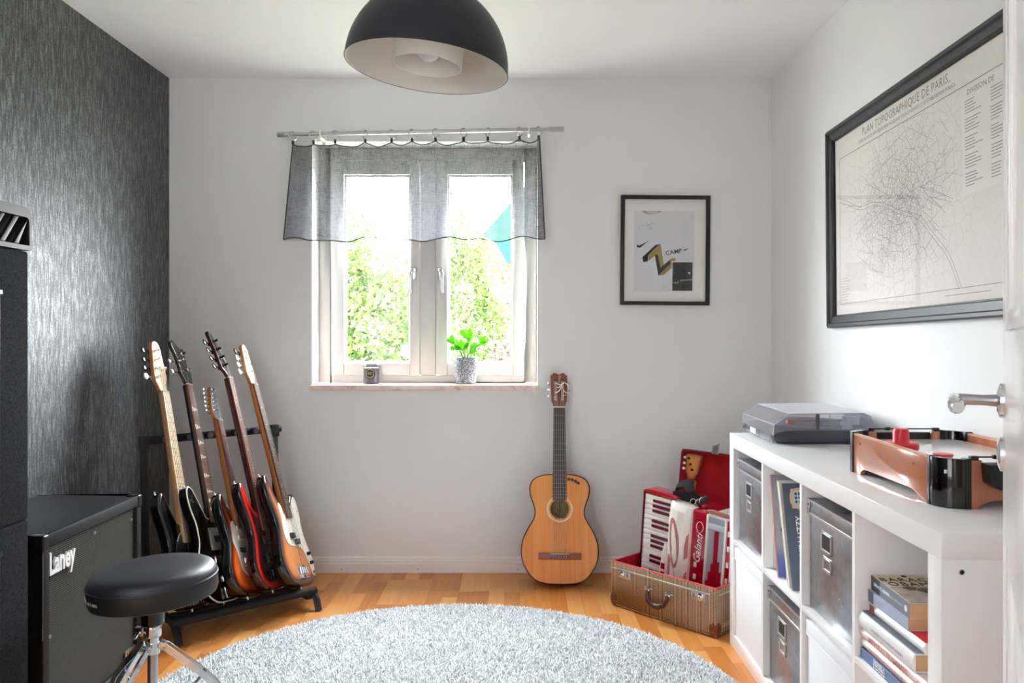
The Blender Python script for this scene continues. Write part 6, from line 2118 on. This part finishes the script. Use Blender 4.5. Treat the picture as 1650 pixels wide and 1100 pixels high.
# ------------------------------------------------------------------ large framed city map on the right wall
mw, mh = 1.25, .767
mp_ = thing('framed_map', 'large old city map in a dark frame on the right wall', 'picture', M=frameM((XR, 2.483, 1.579), (0, -1, 0), (0, 0, 1), (-1, 0, 0)) @ Matrix.Rotation(math.radians(1.22), 4, 'Z'))
MT['frame_dark'] = mat('frame_dark', rgb(52, 54, 58), .38, var=(30, rgb(74, 76, 80), .7))
frame_bars(mp_, mw, mh, .044, .001, .022, 'frame_dark', 'frame_bar', .003)
frame_bars(mp_, mw, mh, .018, .002, .030, 'frame_dark', 'frame_ridge', .004)
frame_bars(mp_, mw - .080, mh - .080, .008, .004, .016, mat('frame_slip', rgb(24, 25, 27), .4), 'frame_slip', .001)
iw, ih = mw - .084, mh - .084
t = NT('map_paper')
t.setp(.75)
v = t.coords('Object')
def lines(scale, thr, dist=.0):
    vo = t.n('ShaderNodeTexVoronoi', _feature='DISTANCE_TO_EDGE', _voronoi_dimensions='2D')
    vo.inputs['Scale'].default_value = scale
    t.l(v, vo.inputs['Vector'])
    return t.ramp(vo.outputs['Distance'], [(0, (1, 1, 1)), (thr, (0, 0, 0))])
d1 = lines(20, .05)
d2 = lines(62, .10)
d3 = lines(120, .16)
sp = t.n('ShaderNodeSeparateXYZ')
t.l(v, sp.inputs[0])
rx = t.math('MULTIPLY', t.math('ADD', sp.outputs['X'], .08), 1.0)
ry = t.math('MULTIPLY', t.math('ADD', sp.outputs['Y'], -.01), 1.35)
rad = t.math('POWER', t.math('ADD', t.math('POWER', rx, 2.0), t.math('POWER', ry, 2.0)), .5)
core = t.ramp(t.math('ADD', rad, t.math('MULTIPLY', t.noise(v, 7, 3), .14)), [(.10, (1, 1, 1)), (.42, (0, 0, 0))])
mid = t.ramp(t.math('ADD', rad, t.math('MULTIPLY', t.noise(v, 5, 3), .25)), [(.25, (1, 1, 1)), (.62, (.12, .12, .12))])
l_a = t.math('MULTIPLY', d1, mid)
l_b = t.math('MULTIPLY', d2, t.math('MULTIPLY', core, 1.0))
l_c = t.math('MULTIPLY', d3, t.math('MULTIPLY', core, .8))
lm = t.math('MINIMUM', t.math('ADD', t.math('MULTIPLY', l_a, .8), t.math('ADD', l_b, l_c)), 1.0)
hat = t.noise(v, 130, 3, .7)
hm_ = t.math('MULTIPLY', t.math('MULTIPLY', t.ramp(hat, [(.52, (0, 0, 0)), (.62, (1, 1, 1))]), mid), .35)
lm = t.math('MINIMUM', t.math('ADD', t.math('MULTIPLY', lm, .7), hm_), 1.0)
pap = t.mix(t.noise(v, 4, 3), rgb(240, 236, 230), rgb(230, 225, 217))
t.l(t.mix(lm, pap, rgb(112, 108, 104)), t.b.inputs['Base Color'])
MT['map_paper'] = t.m
MB().box(-iw / 2, iw / 2, -ih / 2, ih / 2, .004, .0075).build('map_sheet', 'map_paper', mp_)
MI = mat('map_ink', rgb(132, 127, 122), .8)
bx0, bx1, by0, by1 = -iw / 2 + .045, iw / 2 - .045, -ih / 2 + .045, ih / 2 - .085
bo = MB()
for (x0, x1, y0, y1) in ((bx0, bx1, by0, by0 + .0015), (bx0, bx1, by1, by1 + .0025), (bx0, bx0 + .0015, by0, by1), (bx1 - .0015, bx1, by0, by1)):
    bo.box(x0, x1, y0, y1, .0074, .0079)
bo.build('map_border', MI, mp_)
zt = .0078
text('PLAN TOPOGRAPHIQUE DE PARIS,', .040, MI, mp_, Matrix.Translation((-.05, by1 + .050, zt)), .0001, 'map_title', sx=.85, space=1.1)
text('DIVISE EN DOUZE ARRONDISSEMENS INDIQUANT TOUS LES EDIFICES ET LES ÉTABLISSEMENS PUBLICS,', .016, MI, mp_, Matrix.Translation((-.05, by1 + .021, zt)), .0001, 'map_title', sx=.86)
text('DIVISION DE', .022, MI, mp_, Matrix.Translation((.385, by1 - .022, zt)), .0001, 'map_title')
MB().box(.295, bx1 - .012, by1 - .30, by1 - .01, .0073, .00765).build('map_table', mat('map_plain', rgb(238, 234, 228), .8), mp_)
tl = MB()
for k in range(30):
    y = by1 - .045 - k * .0083
    if k % 6 == 5:
        continue
    for (xa, xb) in ((.31, .31 + random.uniform(.04, .085)), (.43, .43 + random.uniform(.03, .07))):
        tl.box(xa, xb, y, y + .0022, .0076, .0079)
tl.build('map_table_text', MI, mp_)['kind'] = 'stuff'
for k in range(6):
    pass
rv = MB()
riv = crom([(bx0, .10), (-.46, .075), (-.36, .04), (-.22, .03), (-.05, -.03), (.05, -.06), (.14, -.13), (.22, -.20), (.28, by0)], 8, False)
for s in (-.006, .006):
    for a, b in zip(riv[:-1], riv[1:]):
        d_ = (b - a).normalized()
        nn = Vector((-d_.y, d_.x))
        p, q = a + nn * s, b + nn * s
        rv.add([(p.x - nn.x * .0008, p.y - nn.y * .0008, .0079), (q.x - nn.x * .0008, q.y - nn.y * .0008, .0079), (q.x + nn.x * .0008, q.y + nn.y * .0008, .0079), (p.x + nn.x * .0008, p.y + nn.y * .0008, .0079)], [(0, 1, 2, 3)])
rs_ = random.Random(5)
for k in range(130):
    a = rs_.uniform(0, 2 * PI)
    r0 = rs_.uniform(.03, .34)
    cx_, cy_ = -.08 + r0 * math.cos(a) * 1.15, .02 + r0 * math.sin(a) * .72
    th_ = a + rs_.choice([0, 0, PI / 2]) + rs_.uniform(-.25, .25)
    L_2 = rs_.uniform(.02, .09)
    dx_, dy_ = math.cos(th_) * L_2, math.sin(th_) * L_2
    p, q = Vector((cx_ - dx_, cy_ - dy_)), Vector((cx_ + dx_, cy_ + dy_))
    if not (bx0 < min(p.x, q.x) and max(p.x, q.x) < .29 and by0 < min(p.y, q.y) and max(p.y, q.y) < by1):
        continue
    nn = Vector((-dy_, dx_)).normalized() * .0006
    rv.add([(p.x - nn.x, p.y - nn.y, .0078), (q.x - nn.x, q.y - nn.y, .0078), (q.x + nn.x, q.y + nn.y, .0078), (p.x + nn.x, p.y + nn.y, .0078)], [(0, 1, 2, 3)])
rv.build('map_streets', mat('map_street_ink', rgb(140, 134, 128), .8), mp_, smooth=False)['kind'] = 'stuff'
MB().box(.20, .42, by0 - .0170, by0 - .0155, .0074, .0079).build('map_rule', MI, mp_)
nt = MB()
for k in range(9):
    nt.box(bx0 + .008, bx0 + .008 + random.uniform(.05, .09), by0 + .015 + k * .010, by0 + .017 + k * .010, .0076, .0079)
nt.build('map_notes', mat('map_note_ink', rgb(176, 170, 163), .8), mp_)['kind'] = 'stuff'
MB().box(-iw / 2 - .002, iw / 2 + .002, -ih / 2 - .002, ih / 2 + .002, .0105, .0122).build('glass', 'picture_glass', mp_, smooth=False)

# ------------------------------------------------------------------ window sill: candle, potted plant
cd = thing('candle_jar', 'grey glass jar candle with round black label on window sill', 'candle', (-.728, 3.935, WZ0))
MB().lathe([(0, .0), (.038, .0), (.0405, .004), (.0405, .094), (.0388, .096), (.0375, .094), (.0375, .006), (0, .006)], 36).build('jar', 'candle_glass', cd)
MB().lathe([(0, .0065), (.037, .0065), (.037, .078), (.033, .080), (0, .0785)], 32).build('wax', mat('wax_lilac', rgb(104, 104, 122), .5), cd)
MB().cyl((0, 0, .078), (.001, 0, .09), .0012, 6).build('wick', 'ink', cd)
lb = MB()
lab_pts = []
for nm, m, r0, rad_ in (('label', 'ink', .0409, .026), ('label_ring', mat('label_gold', rgb(190, 176, 110), .5), .0412, .0215), ('label_field', 'ink', .0415, .0185)):
    mb = MB()
    n = 24
    vs = [Vector((0, -r0 - .0004, .052))]
    for i in range(n):
        a = 2 * PI * i / n
        ang_ = rad_ * math.cos(a) / r0
        vs.append(Vector((r0 * math.sin(ang_), -r0 * math.cos(ang_), .052 + rad_ * math.sin(a))))
    mb.add(vs, [(0, i + 1, (i + 1) % n + 1) for i in range(n)]).build(nm, m, cd)
print_marks('label_print', mat('label_text', rgb(150, 140, 100), .6), cd, frameM((0, -.0424, .053), (1, 0, 0), (0, 0, 1), (0, -1, 0)), .024, .016, 3, 17)

pt = thing('potted_plant', 'bright green succulent in a speckled grey pot on window sill', 'plant', (-.260, 3.930, WZ0))
t = NT('speckled_glaze')
t.setp(.3)
v = t.coords('Object')
f = t.noise(v, 190, 3, .7)
t.l(t.ramp(f, [(.44, rgb(86, 92, 106)), (.5, rgb(150, 156, 168)), (.57, rgb(216, 219, 224))]), t.b.inputs['Base Color'])
MT['speckled_glaze'] = t.m
MB().lathe([(0, 0), (.044, 0), (.050, .006), (.058, .045), (.060, .066), (.0585, .068), (.0605, .070), (.062, .10), (.0615, .128), (.060, .131), (.0575, .130), (.057, .108), (0, .108)], 48).build('pot', 'speckled_glaze', pt)
MB().lathe([(0, .112), (.03, .114), (.0565, .109)], 28).build('soil', mat('soil', rgb(60, 46, 36), .9, bump=(80, .8, .004)), pt)
t = NT('succulent_leaf')
g = rgb(126, 190, 60)
df = t.n('ShaderNodeBsdfPrincipled')
t.setp(.4, col=rgb(98, 168, 44))
t.b.inputs['Subsurface Weight'].default_value = .25
t.b.inputs['Subsurface Radius'].default_value = (.01, .02, .005)
t.b.inputs['Transmission Weight'].default_value = 0
tl_ = t.n('ShaderNodeBsdfTranslucent')
tl_.inputs['Color'].default_value = rgb(124, 188, 36)
mx = t.n('ShaderNodeMixShader')
mx.inputs[0].default_value = .45
t.l(t.b.outputs[0], mx.inputs[1])
t.l(tl_.outputs[0], mx.inputs[2])
t.l(mx.outputs[0], t.out.inputs['Surface'])
MT['leaf_bright'] = t.m
def leaf(p, d_, up_, L, w):
    d_ = Vector(d_).normalized()
    s = d_.cross(Vector(up_)).normalized()
    n_ = s.cross(d_).normalized()
    M2 = frameM(p, s, d_, n_)
    mb = MB()
    K = 7
    prof = [(0, .10), (.15, .35), (.35, .75), (.6, 1.0), (.8, .9), (.93, .55), (1.0, .05)]
    vs = []
    for (tt_, ww) in prof:
        bend = .10 * L * math.sin(tt_ * 2.2)
        for (a, b) in ((-1, 0), (0, .22), (1, 0), (0, -.22)):
            vs.append(M2 @ Vector((a * w * ww, tt_ * L, b * w * ww + bend)))
    fs = []
    for i in range(K - 1):
        for q in range(4):
            fs.append((i * 4 + q, i * 4 + (q + 1) % 4, i * 4 + 4 + (q + 1) % 4, i * 4 + 4 + q))
    fs += [(3, 2, 1, 0), tuple(len(vs) - 4 + q for q in range(4))]
    mb.add(vs, fs).build('leaf', 'leaf_bright', pt, ang=70)
stems = [((0, 0), (-.05, .0, .085)), ((.005, .0), (.012, -.012, .115)), ((.01, 0), (.062, .0, .09)), ((-.01, .01), (-.03, .015, .07)), ((.0, -.01), (.028, -.03, .055)), ((.0, .0), (-.012, -.02, .06))]
rl = random.Random(11)
for (b0_, tip) in stems:
    base_ = Vector((b0_[0], b0_[1], .108))
    tp_ = base_ + Vector(tip)
    md = base_ + Vector(tip) * .5 + Vector((0, 0, .01))
    MB().tube([base_, md, tp_], [.005, .004, .003], 8).build('stem', mat('stem_green', rgb(120, 150, 70), .5) if 'stem_green' not in bpy.data.materials else bpy.data.materials['stem_green'], pt)
    dirv = Vector(tip).normalized()
    for k in range(5):
        a = rl.uniform(0, 2 * PI) if k else 0
        if k == 0:
            dl = dirv
        else:
            dl = (dirv * rl.uniform(.3, .8) + Vector((math.cos(a), math.sin(a) * .7, rl.uniform(-.1, .5)))).normalized()
        p_ = tp_ if k < 3 else md + (tp_ - md) * rl.uniform(0, .8)
        leaf(p_, dl, (rl.uniform(-.3, .3), -1, .6), rl.uniform(.044, .060), rl.uniform(.0095, .0130))
